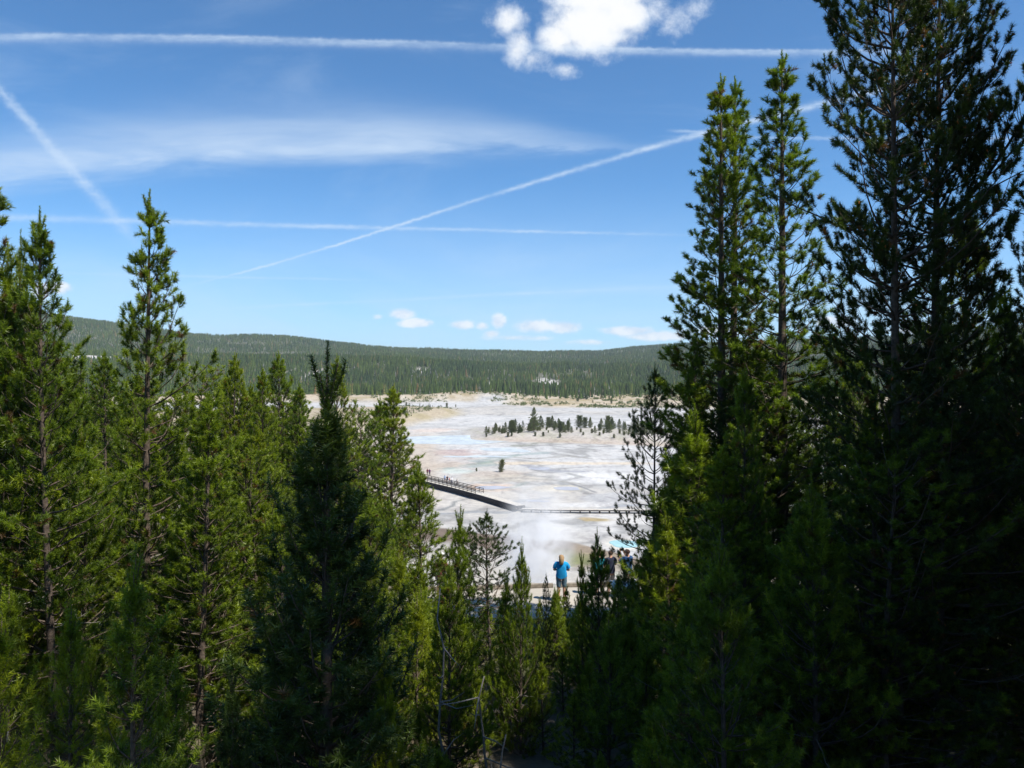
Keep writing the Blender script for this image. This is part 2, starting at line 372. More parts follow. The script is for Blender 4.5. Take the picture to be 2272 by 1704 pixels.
# brown shore slope, pale slope, forest floor
dyy = np.where(fy < 0, fy, np.sqrt(np.maximum(fy, 0) ** 2 + (.25 * fx) ** 2))
edge = np.interp(fpx, [380, 430, 470, 560, 600, 650, 720], [139, 138, 134, 127, 121, 113, 107]) + (n2 - .5) * 7
slope = sst(dyy, edge + 1, edge - 1) * sst(dyy, 30, 34)
lay((.43, .40, .35), slope); lay((.50, .48, .44), slope * sst(n2, .5, .62) * .7)
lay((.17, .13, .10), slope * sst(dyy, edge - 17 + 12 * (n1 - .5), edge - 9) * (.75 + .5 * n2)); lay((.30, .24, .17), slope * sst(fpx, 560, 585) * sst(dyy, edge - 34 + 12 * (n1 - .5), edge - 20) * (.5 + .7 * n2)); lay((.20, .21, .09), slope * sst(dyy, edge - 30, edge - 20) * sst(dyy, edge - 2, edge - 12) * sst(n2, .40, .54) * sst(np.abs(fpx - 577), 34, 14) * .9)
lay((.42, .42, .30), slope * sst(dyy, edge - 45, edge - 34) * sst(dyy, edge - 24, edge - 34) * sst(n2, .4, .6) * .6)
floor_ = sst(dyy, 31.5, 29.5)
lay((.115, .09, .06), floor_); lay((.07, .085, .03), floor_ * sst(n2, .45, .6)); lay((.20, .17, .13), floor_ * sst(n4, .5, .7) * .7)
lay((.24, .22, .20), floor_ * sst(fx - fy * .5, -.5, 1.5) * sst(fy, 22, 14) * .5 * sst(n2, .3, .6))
# hills: forest soil, pale outcrops
hill = sst(fr, 960, 1040)
lay((.10, .10, .06), hill * .96)
OUT = [(1215, 851, 32, 7), (700, 826, 15, 3.4), (650, 821, 10, 2), (205, 790, 60, 2.6), (935, 822, 18, 1.8), (1085, 853, 12, 1.6)]   # photo px: x, y, half width, half height
def ground_row(px, py):                       # distance at which the ground of a column passes behind a row
    rr = np.linspace(900, 3100, 300); a = math.atan((px - CX) / FX)
    hh = height(np.sin(a) * rr, np.cos(a) * rr); rows = HZ - (hh + 3 - ZC) / (np.cos(a) * rr) * FX
    i = np.argmin(np.abs(rows - py)); return rr[i]
outs = []
for (a, b, c_, d_) in OUT:
    px, py = a * .4507, b * .4507; r0 = ground_row(px, py); th = math.atan((px - CX) / FX)
    outs.append((math.sin(th) * r0, math.cos(th) * r0, c_ * .4507 / FX * r0, 40 + 14 * d_))
    q = np.hypot((fx - outs[-1][0]) / outs[-1][2], (fy - outs[-1][1]) / outs[-1][3])
    lay((.50, .47, .44), sst(q + (n2 - .5), 1.15, .8))
verts = np.stack([fx, fy, Z.ravel()], 1)
NA, NR = A.shape
ii, jj = np.meshgrid(np.arange(NA - 1), np.arange(NR - 1), indexing='ij')
q0 = (ii * NR + jj).ravel(); quads = np.stack([q0, q0 + NR, q0 + NR + 1, q0 + 1], 1)[:, ::-1]
mg = bpy.data.materials.new('mineral_ground'); mg.use_nodes = True; G = NG(mg.node_tree); bs_ = mg.node_tree.nodes['Principled BSDF']
ga = G.n('ShaderNodeAttribute', attribute_name='col'); gg = G.n('ShaderNodeNewGeometry'); gpos = gg.outputs['Position']
d1 = G.noise(gpos, 0.9, 6, 0.62); d2 = G.noise(G.v('MULTIPLY', gpos, (.35, .15, 1)), 1.0, 7, 0.6, 0.6)
gc = G.mix(1.0, ga.outputs['Color'], G.ramp(d1, [(0.3, (.74, .74, .75)), (0.7, (1.08, 1.07, 1.06))]), 'MULTIPLY')
gc = G.mix(1.0, gc, G.ramp(d2, [(0.36, (.80, .79, .80)), (0.5, (1.0, 1.0, 1.0)), (0.68, (1.05, 1.05, 1.04))]), 'MULTIPLY')
G.put(bs_.inputs['Base Color'], gc); bs_.inputs['Roughness'].default_value = 0.9; bs_.inputs['Specular IOR Level'].default_value = 0.2
bmp = G.n('ShaderNodeBump'); bmp.inputs['Strength'].default_value = 0.5; bmp.inputs['Distance'].default_value = 0.12
G.put(bmp.inputs['Height'], G.noise(gpos, 2.5, 6, 0.65)); G.put(bs_.inputs['Normal'], bmp.outputs[0])
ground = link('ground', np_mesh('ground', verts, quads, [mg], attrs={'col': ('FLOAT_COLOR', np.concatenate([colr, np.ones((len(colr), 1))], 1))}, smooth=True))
tag(ground, kind='structure')

# ---------------------------------------------------------------- simple materials
def mat(name, c, rough=0.8, spec=0.3, var=0.0, scale=8.0, bump=0.0):
    m = bpy.data.materials.new(name); m.use_nodes = True; g = NG(m.node_tree); b = m.node_tree.nodes['Principled BSDF']
    b.inputs['Roughness'].default_value = rough; b.inputs['Specular IOR Level'].default_value = spec
    t = g.n('ShaderNodeTexCoord').outputs['Object']
    nz = g.noise(t, scale, 5, 0.6)
    lo = tuple(x * (1 - var) for x in c); hi = tuple(min(1, x * (1 + var)) for x in c)
    g.put(b.inputs['Base Color'], g.ramp(nz, [(0.3, lo), (0.7, hi)]))
    if bump:
        bb = g.n('ShaderNodeBump'); bb.inputs['Strength'].default_value = bump; bb.inputs['Distance'].default_value = 0.02
        g.put(bb.inputs['Height'], nz); g.put(b.inputs['Normal'], bb.outputs[0])
    return m
def needle_mat(name, dark, light, old=(.16, .085, .03), transl=0.3):
    m = bpy.data.materials.new(name); m.use_nodes = True; g = NG(m.node_tree); b = m.node_tree.nodes['Principled BSDF']
    a = g.n('ShaderNodeAttribute', attribute_name='tint').outputs['Fac']
    oi = g.n('ShaderNodeObjectInfo').outputs['Random']
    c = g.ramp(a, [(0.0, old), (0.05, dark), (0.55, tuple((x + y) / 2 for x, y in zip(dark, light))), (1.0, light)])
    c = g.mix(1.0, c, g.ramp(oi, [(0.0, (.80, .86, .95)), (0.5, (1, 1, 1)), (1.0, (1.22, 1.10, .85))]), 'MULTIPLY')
    g.put(b.inputs['Base Color'], c); b.inputs['Roughness'].default_value = 0.42; b.inputs['Specular IOR Level'].default_value = 0.45
    tr = g.n('ShaderNodeBsdfTranslucent'); g.put(tr.inputs[0], g.mix(1.0, c, (1.15, 1.3, .6), 'MULTIPLY'))
    mx = g.n('ShaderNodeMixShader'); mx.inputs[0].default_value = transl
    g.nt.links.new(b.outputs[0], mx.inputs[1]); g.nt.links.new(tr.outputs[0], mx.inputs[2])
    g.nt.links.new(mx.outputs[0], m.node_tree.nodes['Material Output'].inputs[0])
    return m
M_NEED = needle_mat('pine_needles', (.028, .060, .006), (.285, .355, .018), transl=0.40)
M_NEED_SHADE = needle_mat('shaded_pine_needles', (.016, .034, .007), (.090, .140, .020), transl=0.28)  # darker copy of the needles: shade of the shaded pines put into the colour
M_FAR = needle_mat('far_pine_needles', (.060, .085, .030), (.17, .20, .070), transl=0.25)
M_BARK = mat('pine_bark', (.115, .088, .068), 0.9, 0.1, 0.45, 14, 0.8)
M_DEAD = mat('dead_grey_wood', (.25, .225, .195), 0.85, 0.1, 0.3, 20, 0.4)
M_CONE = mat('pollen_cones', (.42, .15, .045), 0.8, 0.1, 0.35, 60)
M_OLDCONE = mat('seed_cones', (.16, .10, .06), 0.8, 0.1, 0.35, 60)

# ---------------------------------------------------------------- pine generator
def pine(seed, H, Rm, base=0.15, gap=0.42, nb=5, e_low=15, e_top=60, curl=28, bare=0.22, K=30, nl=0.062, nw=0.0065, shoot=0.19, tspace=0.15,
         prof='cone', trunk_r=None, leader=0.5, cones=0.0, dead=8, droop=0.0, gapiness=0.12, side=None, fork=None, twig=0.42, candle=0.5, bend=0.15):
    rs = random.Random(seed); nr_ = np.random.RandomState(seed)
    trunk_r = trunk_r or H * 0.0115 + 0.015
    wood = MB(); deadm = MB(); SP = []; SD = []; SLn = []; ST = []; SN = []; SM = []; cone_pts = []
    bx, by = rs.uniform(-1, 1) * bend, rs.uniform(-1, 1) * bend
    ph = rs.uniform(0, 6)
    def tp(z): t = z / H; return Vector((bx * math.sin(t * 2.6 + ph) - bx * math.sin(ph), by * math.sin(t * 2.1 + ph) - by * math.sin(ph), z))
    zs = np.linspace(0, H - leader * .3, 22)
    wood.tube([tp(z) for z in zs], [max(.006, trunk_r * (1 - z / H) ** .8 + .004) * (1.25 if z == 0 else 1) for z in zs], 9)
    def sh(p, d, L, t, n=nl, m=1.0):
        SP.append(p[:]); SD.append(d.normalized()[:]); SLn.append(L); ST.append(t); SN.append(n); SM.append(m)
    def rv(s): return Vector((rs.gauss(0, s), rs.gauss(0, s), rs.gauss(0, s)))
    up = Vector((0, 0, 1))
    def branch(z, az, L, elev, org=None, fol0=None, dens=1.0, r0=None, curlk=1.0):
        n = max(3, int(L / .28)); n = min(n, 8); p = org or tp(z); pts = [p.copy()]; e = elev; a = az
        for i in range(n):
            e += R(curl) * curlk / n + R(rs.uniform(-9, 9)) - R(droop) * (1 - i / n) / n; a += R(rs.uniform(-9, 9))
            e = min(e, R(72))
            p = p + Vector((math.cos(a) * math.cos(e), math.sin(a) * math.cos(e), math.sin(e))) * (L / n); pts.append(p.copy())
        r0 = r0 or max(.005, .006 + L * .0085)
        wood.tube(pts, [r0 * (1 - .8 * i / n) for i in range(n + 1)], 4, False)
        f0 = bare if fol0 is None else fol0
        nt = max(2, int(L * (1 - f0) / tspace * dens))
        for k in range(nt):
            s = f0 + (1 - f0) * (k + rs.random() * .8) / nt; q = s * n; i = min(int(q), n - 1); pp = pts[i].lerp(pts[i + 1], q - i)
            dd = (pts[i + 1] - pts[i]).normalized(); sd = dd.cross(up).normalized() * (1 if (k % 2) else -1)
            tl = min(twig * 1.3, twig * (L * (1 - s) * .75 + .22) * rs.uniform(.7, 1.25) / .8)
            td = (dd * rs.uniform(.5, 1) + sd * rs.uniform(.4, 1.0) + up * rs.uniform(-.1, .55)).normalized()
            tw_t = rs.betavariate(1.6, 1.6)
            if tl > shoot * 1.15:
                pe = pp + td * tl; mid_ = pp.lerp(pe, .5) + Vector((0, 0, -.01))
                wood.tube([pp, mid_, pe], [.004, .003, .002], 3, False)
                ns = max(2, int(tl / (shoot * 1.0)))
                for j in range(ns):
                    u_ = .34 + .66 * (j + .35 + .5 * rs.random()) / ns; b0 = pp.lerp(pe, u_)
                    d2 = (td * .8 + rv(.42) + up * .42 + sd * (rs.uniform(-.6, .6))).normalized()
                    sh(b0, d2, shoot * rs.uniform(.6, 1.15), (.03 if rs.random() < .014 else min(1, tw_t + rs.gauss(0, .08)) * (.45 + .55 * s)))
                sh(pe - td * shoot * .4, (td + up * .5 + rv(.15)), shoot * rs.uniform(.8, 1.25), rs.uniform(.45, 1.0))
                if cones and rs.random() < cones: cone_pts.append(pe + (td + up * .5).normalized() * shoot * .55)
            else:
                sh(pp, td + up * .35, shoot * rs.uniform(.7, 1.2), rs.uniform(.25, .95))
        tipd = (pts[-1] - pts[-2]).normalized()
        sh(pts[-1] - tipd * shoot * .5, tipd + up * .35, shoot * 1.2, rs.uniform(.6, 1.0))
        if rs.random() < candle: sh(pts[-1], tipd * .3 + up, shoot * rs.uniform(.7, 1.4), .9, nl * .42, .9)
        return pts
    z0 = H * base; zt = H - leader; z = z0; wi = 0
    while z < zt:
        t = (z - z0) / (zt - z0)
        if prof == 'cone': L = Rm * ((1 - t) ** .78 * .92 + .08) * (.55 + .45 * sst(t, 0, .18))
        elif prof == 'col': L = Rm * (min(1, (1 - t) * 2.4) ** .8 * .93 + .07) * (.7 + .3 * sst(t, 0, .2))
        else: L = Rm * (math.sin(math.pi * min(1, (1 - t) ** .8 * .93 + .04)) ** .6 * .95 + .05) if t > .3 else Rm * (.75 + .25 * t / .3)
        off = rs.uniform(0, 6.28); nn = max(3, nb + rs.choice((-1, 0, 0, 1)))
        for b in range(nn):
            if rs.random() < gapiness: continue
            a = off + b * 6.283 / nn + rs.uniform(-.3, .3)
            l = L * rs.uniform(.62, 1.15)
            if side is not None:
                k_ = math.cos(a - side[0]); l *= (1 + side[1] * k_)
                if k_ < -.5 and rs.random() < side[1] * .8: continue
            if l < .12: l = .12
            e = R(e_low + (e_top - e_low) * float(t) ** 1.25 + rs.uniform(-9, 9))
            branch(z + rs.uniform(-.07, .07), a, l, e, fol0=bare * (1 - .75 * float(t)))
        z += gap * rs.uniform(.7, 1.3) * (1.0 - .35 * float(t)); wi += 1
    # leader with whorl of candles
    top_ = tp(H - leader); tipp = tp(H)
    wood.tube([tp(H - leader * 1.1), tp(H - leader * .5), tipp], [.012, .008, .004], 5)
    for k in range(int(leader / (shoot * .55)) + 1):
        b0 = top_.lerp(tipp, k * shoot * .55 / leader)
        if b0.z < tipp.z: sh(b0, up + rv(.05), shoot, .7, nl * (.8 - .45 * (b0.z - top_.z) / leader), 1.1)
    for k in range(5):
        a = k * 1.257 + rs.random(); b0 = tp(H - leader * rs.uniform(.75, 1.0)); l = leader * rs.uniform(.45, .8)
        d0 = Vector((math.cos(a) * .24, math.sin(a) * .24, 1)).normalized(); pe = b0 + d0 * l
        wood.tube([b0, pe], [.008, .004], 4, False)
        for j in range(max(2, int(l / (shoot * .6)))): sh(b0 + d0 * j * shoot * .6, d0 + up * .3, shoot, rs.uniform(.5, .95), nl * .7)
    for (fz, faz, fL, fe) in (fork or []):     # heavy rising limbs with branches of their own
        pts = [tp(fz)]; n = 10; e = R(fe); a = faz
        for i in range(n):
            e += R(3.2); pts.append(pts[-1] + Vector((math.cos(a) * math.cos(e), math.sin(a) * math.cos(e), math.sin(e))) * fL / n)
        wood.tube(pts, [trunk_r * .38 * (1 - .85 * i / n) for i in range(n + 1)], 6)
        for i in range(3, n + 1):
            for k in range(4):
                q = pts[i - 1].lerp(pts[i], rs.random())
                branch(0, rs.uniform(0, 6.28), fL * .32 * (1.15 - i / n) + .22, R(rs.uniform(10, 60)), org=q, fol0=.12)
    for k in range(dead):                       # dead grey limbs on the lower stem
        zz = H * rs.uniform(.04, base + .28); a = rs.uniform(0, 6.28); l = Rm * rs.uniform(.35, .95); e = R(rs.uniform(-28, 22)); p = tp(zz); pts = [p]
        for i in range(5):
            e += R(rs.uniform(-4, 13)); a += R(rs.uniform(-14, 14)); p = p + Vector((math.cos(a) * math.cos(e), math.sin(a) * math.cos(e), math.sin(e))) * l / 5; pts.append(p)
        deadm.tube(pts, [.011, .009, .0075, .006, .004, .002], 4, False)
        for j in (2, 3, 4):
            d_ = (Vector((math.cos(a), math.sin(a), 0)) + rv(.7)).normalized(); deadm.tube([pts[j], pts[j] + d_ * l * rs.uniform(.12, .3)], [.004, .0015], 3, False)
    # needles
    SPn = np.array(SP); SDn = np.array(SD); Ln = np.array(SLn)[:, None]; Tn = np.array(ST); Nn = np.array(SN)[:, None]
    S = len(SPn); Kt = K
    tt = (np.arange(Kt)[None] + nr_.rand(S, Kt)) / Kt
    phi = nr_.rand(S, Kt) * 6.283; th = np.radians(24 + 62 * nr_.rand(S, Kt) * (1 - .30 * tt ** 3))
    ref = np.where(np.abs(SDn[:, 2:3]) < .9, np.array([[0, 0, 1.0]]), np.array([[1.0, 0, 0]]))
    u1 = np.cross(SDn, ref); u1 /= np.linalg.norm(u1, axis=1, keepdims=True); u2 = np.cross(SDn, u1)
    nd = SDn[:, None] * np.cos(th)[..., None] + (u1[:, None] * np.cos(phi)[..., None] + u2[:, None] * np.sin(phi)[..., None]) * np.sin(th)[..., None]
    b0 = SPn[:, None] + SDn[:, None] * (tt * Ln)[..., None]
    ln = (Nn * (.75 + .5 * nr_.rand(S, Kt)))[..., None]
    wv = np.cross(nd, nr_.randn(S, Kt, 3)); wv /= np.linalg.norm(wv, axis=2, keepdims=True) + 1e-9
    wv = wv * nw * .5
    tri = np.stack([b0 - wv, b0 + wv, b0 + nd * ln], 2).reshape(-1, 3)
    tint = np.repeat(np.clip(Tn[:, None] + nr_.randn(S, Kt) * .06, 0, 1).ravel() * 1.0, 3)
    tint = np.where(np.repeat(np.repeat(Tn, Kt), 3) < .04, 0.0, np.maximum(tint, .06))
    return dict(H=H, wood=wood, dead=deadm if deadm.n else None, cones=cone_pts, tri=tri, tint=tint, rs=rs, tip=tp(H))
VAR = {}
def make_variant(key, need=M_NEED, **kw):
    d = pine(**kw)
    v = dict(H=d['H'], tip=d['tip'])
    v['trunk'] = d['wood'].mesh('trunk', M_BARK, True)
    n = len(d['tri']) // 3
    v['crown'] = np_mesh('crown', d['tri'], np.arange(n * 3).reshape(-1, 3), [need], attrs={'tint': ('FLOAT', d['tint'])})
    v['dead'] = d['dead'].mesh('dead_branches', M_DEAD, True) if d['dead'] else None
    if d['cones']:
        cm = MB()
        for p in d['cones']:
            for k in range(4):
                q = p + Vector((d['rs'].gauss(0, .014), d['rs'].gauss(0, .014), d['rs'].gauss(0, .012))); r = d['rs'].uniform(.010, .017)
                cm.add([q + Vector(w) * r for w in ((1, 0, 0), (-1, 0, 0), (0, 1, 0), (0, -1, 0), (0, 0, 1.6), (0, 0, -1.2))],
                       [(0, 2, 4), (2, 1, 4), (1, 3, 4), (3, 0, 4), (2, 0, 5), (1, 2, 5), (3, 1, 5), (0, 3, 5)])
        v['cones'] = cm.mesh('pollen_cones', M_CONE)
    VAR[key] = v
T_ = dict(nl=.098, nw=.0125, shoot=.15, K=58, bare=.2, candle=.35)
make_variant('tall', seed=11, H=15, Rm=2.2, base=.10, gap=.42, nb=5, e_low=-6, e_top=38, curl=42, prof='cone', dead=10, twig=.54, tspace=.225, leader=.55, trunk_r=.13, gapiness=.14, **T_)
make_variant('tall_b', seed=23, H=15, Rm=2.4, base=.08, gap=.44, nb=5, e_low=-6, e_top=36, curl=42, prof='cone', dead=10, twig=.56, tspace=.225, leader=.65, gapiness=.20, trunk_r=.13, **T_)
T_.update(K=78, nw=.0128, nl=.108, shoot=.17)
make_variant('giant', seed=5, H=17, Rm=2.7, base=.10, gap=.54, nb=6, e_low=-12, e_top=30, curl=44, prof='round', dead=14, twig=.62, tspace=.29, leader=.4, cones=.34, gapiness=.15, trunk_r=.15, need=M_NEED_SHADE, **T_)
make_variant('giant_fork', seed=8, H=17, Rm=2.2, base=.10, gap=.54, nb=6, e_low=-10, e_top=30, curl=44, prof='round', dead=12, twig=.60, tspace=.29, leader=.4, cones=.34, gapiness=.15, trunk_r=.15, need=M_NEED_SHADE,
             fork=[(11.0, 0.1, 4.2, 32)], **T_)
T_.update(K=54, nw=.0118, nl=.092, shoot=.15)
make_variant('mid', seed=31, H=10, Rm=2.3, base=.03, gap=.38, nb=6, e_low=-2, e_top=42, curl=40, prof='cone', dead=9, twig=.52, tspace=.24, trunk_r=.085, **T_)
make_variant('mid_b', seed=37, H=10, Rm=1.9, base=.05, gap=.40, nb=5, e_low=0, e_top=40, curl=42, prof='col', dead=12, twig=.48, tspace=.24, gapiness=.15, trunk_r=.085, **T_)
make_variant('mid_c', seed=41, H=10, Rm=2.2, base=.04, gap=.40, nb=6, e_low=-6, e_top=40, curl=52, prof='cone', dead=10, twig=.50, tspace=.23, gapiness=.20, side=(0.3, .28), trunk_r=.09, leader=.7, **T_)
make_variant('mid_d', seed=43, H=10, Rm=2.6, base=.04, gap=.46, nb=5, e_low=-4, e_top=34, curl=50, prof='round', dead=14, twig=.56, tspace=.25, gapiness=.26, side=(2.0, .2), trunk_r=.09, leader=.5, bend=.3, **T_)
T_.update(K=60, nw=.0092, nl=.088, shoot=.17, bare=.08, candle=.9)
make_variant('young', seed=51, H=6, Rm=2.0, base=.02, gap=.34, nb=6, e_low=6, e_top=48, curl=40, prof='cone', dead=5, twig=.42, tspace=.20, leader=.6, trunk_r=.05, **T_)
make_variant('young_b', seed=57, H=5, Rm=1.45, base=.03, gap=.32, nb=5, e_low=6, e_top=50, curl=40, prof='cone', dead=4, twig=.36, tspace=.19, leader=.65, trunk_r=.042, **T_)
make_variant('dark_young', seed=61, H=7, Rm=1.75, base=.02, gap=.30, nb=7, e_low=8, e_top=42, curl=60, prof='cone', dead=4, twig=.32, tspace=.16, leader=.9, need=M_NEED_SHADE, trunk_r=.07, **T_)
T_.update(K=56, nw=.0112, nl=.090, shoot=.15, bare=.34, candle=.3)
make_variant('open', seed=67, H=9, Rm=2.0, base=.12, gap=.42, nb=5, e_low=-6, e_top=34, curl=36, prof='col', dead=12, twig=.46, tspace=.24, gapiness=.18, need=M_NEED_SHADE, trunk_r=.075, **T_)
make_variant('sapling', seed=71, H=3, Rm=1.0, base=.03, gap=.27, nb=5, e_low=12, e_top=52, curl=34, bare=.05, K=54, nl=.082, nw=.008, prof='cone', dead=2, twig=.28, tspace=.16, leader=.45, candle=.8, trunk_r=.028)
print('TRIS', sum(len(v['crown'].polygons) for v in VAR.values() if 'crown' in v), {k: len(v['crown'].polygons) for k, v in VAR.items() if 'crown' in v})
# light versions for hundreds of metres away
def light_variant(key, **kw):
    d = pine(leader=.6, candle=0, bend=.1, **kw)
    n = len(d['tri']) // 3; w = d['wood']; wv = np.concatenate(w.v)
    w3 = [f for f in w.f if len(f) == 4]
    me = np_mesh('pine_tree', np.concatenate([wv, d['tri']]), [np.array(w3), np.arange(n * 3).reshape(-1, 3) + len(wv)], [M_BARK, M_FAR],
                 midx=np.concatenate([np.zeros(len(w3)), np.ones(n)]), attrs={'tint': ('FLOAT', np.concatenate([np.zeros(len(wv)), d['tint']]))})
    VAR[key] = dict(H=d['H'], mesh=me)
light_variant('far_a', seed=81, H=8, Rm=2.9, base=.03, gap=.42, nb=6, e_low=5, e_top=50, curl=20, bare=.1, K=14, nl=.24, nw=.07, shoot=.30, tspace=.42, twig=.45, prof='cone', dead=0)
light_variant('far_b', seed=82, H=8, Rm=2.3, base=.06, gap=.42, nb=5, e_low=5, e_top=50, curl=20, bare=.1, K=14, nl=.24, nw=.07, shoot=.30, tspace=.42, twig=.45, prof='cone', dead=0, gapiness=.2)
light_variant('far_c', seed=83, H=8, Rm=3.4, base=.0, gap=.40, nb=6, e_low=15, e_top=55, curl=25, bare=.1, K=14, nl=.26, nw=.075, shoot=.32, tspace=.42, twig=.5, prof='round', dead=0, gapiness=.15)

cnt = 0
def place(key, px, py, d, label, group=None, wide=1.0, rz=None, name='pine_tree', lean=0.0, xy=None, H=None):
    """px, py: where the tip stands in the view; d: distance north of the camera"""
    global cnt; cnt += 1
    rr = random.Random(cnt * 977 + 13); v = VAR[key]
    x, y = at(px, d) if xy is None else xy
    zg = hz1(x, y) - .12
    Ht = (ZC - (py - HZ) / FX * d - zg) if H is None else H
    s = Ht / v['H']; rz = rr.uniform(0, 6.28) if rz is None else rz
    w = wide * s
    t = v.get('tip', Vector((0, 0, 0)))
    if 'mesh' in v:
        o = link(name, v['mesh']); o.location = (x, y, zg); o.rotation_euler = (0, 0, rz); o.scale = (w, w, s)
        return tag(o, label, 'pine tree' if name == 'pine_tree' else 'shrub', group)
    tx = (t.x * math.cos(rz) - t.y * math.sin(rz)) * w; ty = (t.x * math.sin(rz) + t.y * math.cos(rz)) * w
    e = empty(name, (x - tx, y - ty, zg), rz); e.rotation_euler = (0, lean, rz); e.scale = (w, w, s)
    for k, nme in (('trunk', 'trunk'), ('crown', 'crown'), ('dead', 'dead_branches'), ('cones', 'pollen_cones')):
        if v.get(k): q_ = link(nme, v[k], e); (k in ('dead', 'cones')) and tag(q_, kind='stuff')
    return tag(e, label, 'pine tree', group)

# ---------------------------------------------------------------- named foreground pines
LG, RG = 'pines crowding the left slope', 'pines in the shaded stand on the right'
place('mid_c', -6, 178, 13, 'tall green pine cut off by the left edge of the photo', LG, 1.0)
place('mid', 40, 214, 12.5, 'tall sunlit pine near the left edge with a slender pointed leader above the hills', LG, .95)
place('young', 21, 240, 13.5, 'narrow pine tip just left of the slender leader near the left edge', LG, .6)
place('young', 8, 252, 13, 'short bushy pine tip second from the left edge against the sky', LG, .6)
place('mid_c', 150, 194, 16, 'lone tall pine on the left whose whole top stands clear against the sky', LG, 1.05, rz=0.2)
place('mid_b', 104, 352, 22, 'dark little pine top left of the lone tall pine, before the hills', LG, 1.2)
place('mid_b', 235, 354, 34, 'narrow dark pine top before the wooded hills, first right of the lone tall pine', LG, .9)
place('mid', 262, 368, 27, 'bright green pine with a bare grey stem under its top, among the low tops', LG, .9)
place('mid_b', 278, 353, 36, 'pointed pine top between the grey stemmed pine and the dark centre pine', LG, 1.0)
place('mid', 299, 384, 32, 'low rounded pine top close left of the dark centre pine', LG, 1.0)
place('young_b', 136, 551, 6.6, 'bright young pine in the lower left with long needles and a reddish stem', LG, 1.15)
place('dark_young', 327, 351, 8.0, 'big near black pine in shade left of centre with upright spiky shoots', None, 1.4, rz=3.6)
place('mid_b', 337, 357, 26, 'sunlit pine top peeping out just behind the tip of the dark centre pine', LG, .8)
place('young_b', 383, 635, 7.6, 'small dark shaded pine with a forked spiky top right of the dark centre pine', None, .6)
place('dark_young', 232, 660, 7.0, 'low black shaded pine left of the foot of the dark centre pine', None, .9)
place('mid', 394, 386, 44, 'full green pine before the pale basin, right of the dark centre pine', None, 1.35)
place('mid_b', 380, 399, 46, 'slimmer pine top joined to the left side of the full green pine by the basin', None, 1.4)
place('young', 418, 459, 25, 'bright sunlit pine whose tip touches the railed boardwalk', None, 1.15)
place('young_b', 461, 508, 17, 'slim young pine with long upright spikes before the brown shore', None, 1.0)
place('young', 450, 560, 14, 'bushy green young pine below the slim spiky one', None, .95)
place('open', 487, 511, 20, 'airy open pine left of the steam with the white flats showing through', None, 1.25)
place('open', 470, 523, 21, 'second airy pine top leaning on the left of the open pine by the steam', None, .7)
place('young', 522, 541, 15.5, 'small pointed pine standing in front of the steam plume', None, .62)
place('young_b', 507, 575, 16.5, 'low dark pine tucked left of the pointed pine by the steam', None, .8)
place('open', 546, 573, 18, 'thin little pine just left of the woman in bright blue', None, .35)
place('young', 597, 531, 17, 'spiky green pine standing right of the woman in bright blue', None, .85)
place('young_b', 567, 585, 22.5, 'small bushy pine hiding the legs of the woman in bright blue', None, 1.2)
place('young_b', 558, 589, 21.5, 'small green pine whose tip covers the knees of the woman in bright blue', None, 2.0)
place('young_b', 519, 603, 22.5, 'bright small pine against the pale trail below the steam', None, 1.5)
place('sapling', 563, 652, 17.5, 'little pine in the narrow gap below the woman in bright blue', None, 1.5)
place('young_b', 574, 690, 14.5, 'low shaded pine in the narrow gap at bottom centre', None, 1.5)
place('young_b', 540, 598, 22, 'small bushy pine left of the feet of the woman in bright blue', None, 1.2)
place('mid_d', 362, 418, 38, 'broad pine hiding the left end of the boardwalk', None, 1.2)
place('young_b', 581, 552, 18, 'narrow side spire of the spiky pine beside the woman in bright blue', None, .7)
place('sapling', 555, 588, 21, 'tiny pine in front of the legs of the woman in bright blue', None, .9)
place('open', 624, 556, 21.5, 'small pine in front of the man in the navy shirt', None, .5)
place('open', 655, 366, 24, 'thin open pine with a straight dark stem seen against the white flats', RG, .82)
place('tall', 721, 77, 22, 'left one of two close set tall pine tops against the sky', RG, 1.25)
place('tall_b', 735, 79, 23, 'right one of two close set tall pine tops against the sky', RG, 1.25)
place('tall_b', 695, 335, 21, 'pine spreading low at the left foot of the twin tall pines', RG, 1.0)
place('tall', 782, 54, 20.5, 'very tall slender pine standing alone right of the twin tops', RG, 1.3)
place('mid', 745, 368, 14, 'mid height sunlit pine in front of the twin tall pines', RG, .75)
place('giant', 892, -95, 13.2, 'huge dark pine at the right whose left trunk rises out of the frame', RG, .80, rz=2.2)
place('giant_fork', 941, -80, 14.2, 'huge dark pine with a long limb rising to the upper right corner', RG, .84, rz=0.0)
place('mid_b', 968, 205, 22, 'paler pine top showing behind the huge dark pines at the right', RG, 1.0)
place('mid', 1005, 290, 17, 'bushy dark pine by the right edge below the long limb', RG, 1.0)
place('giant', 1068, 190, 12.5, 'dark pine cut by the right edge of the photo', RG, .9, rz=.4)
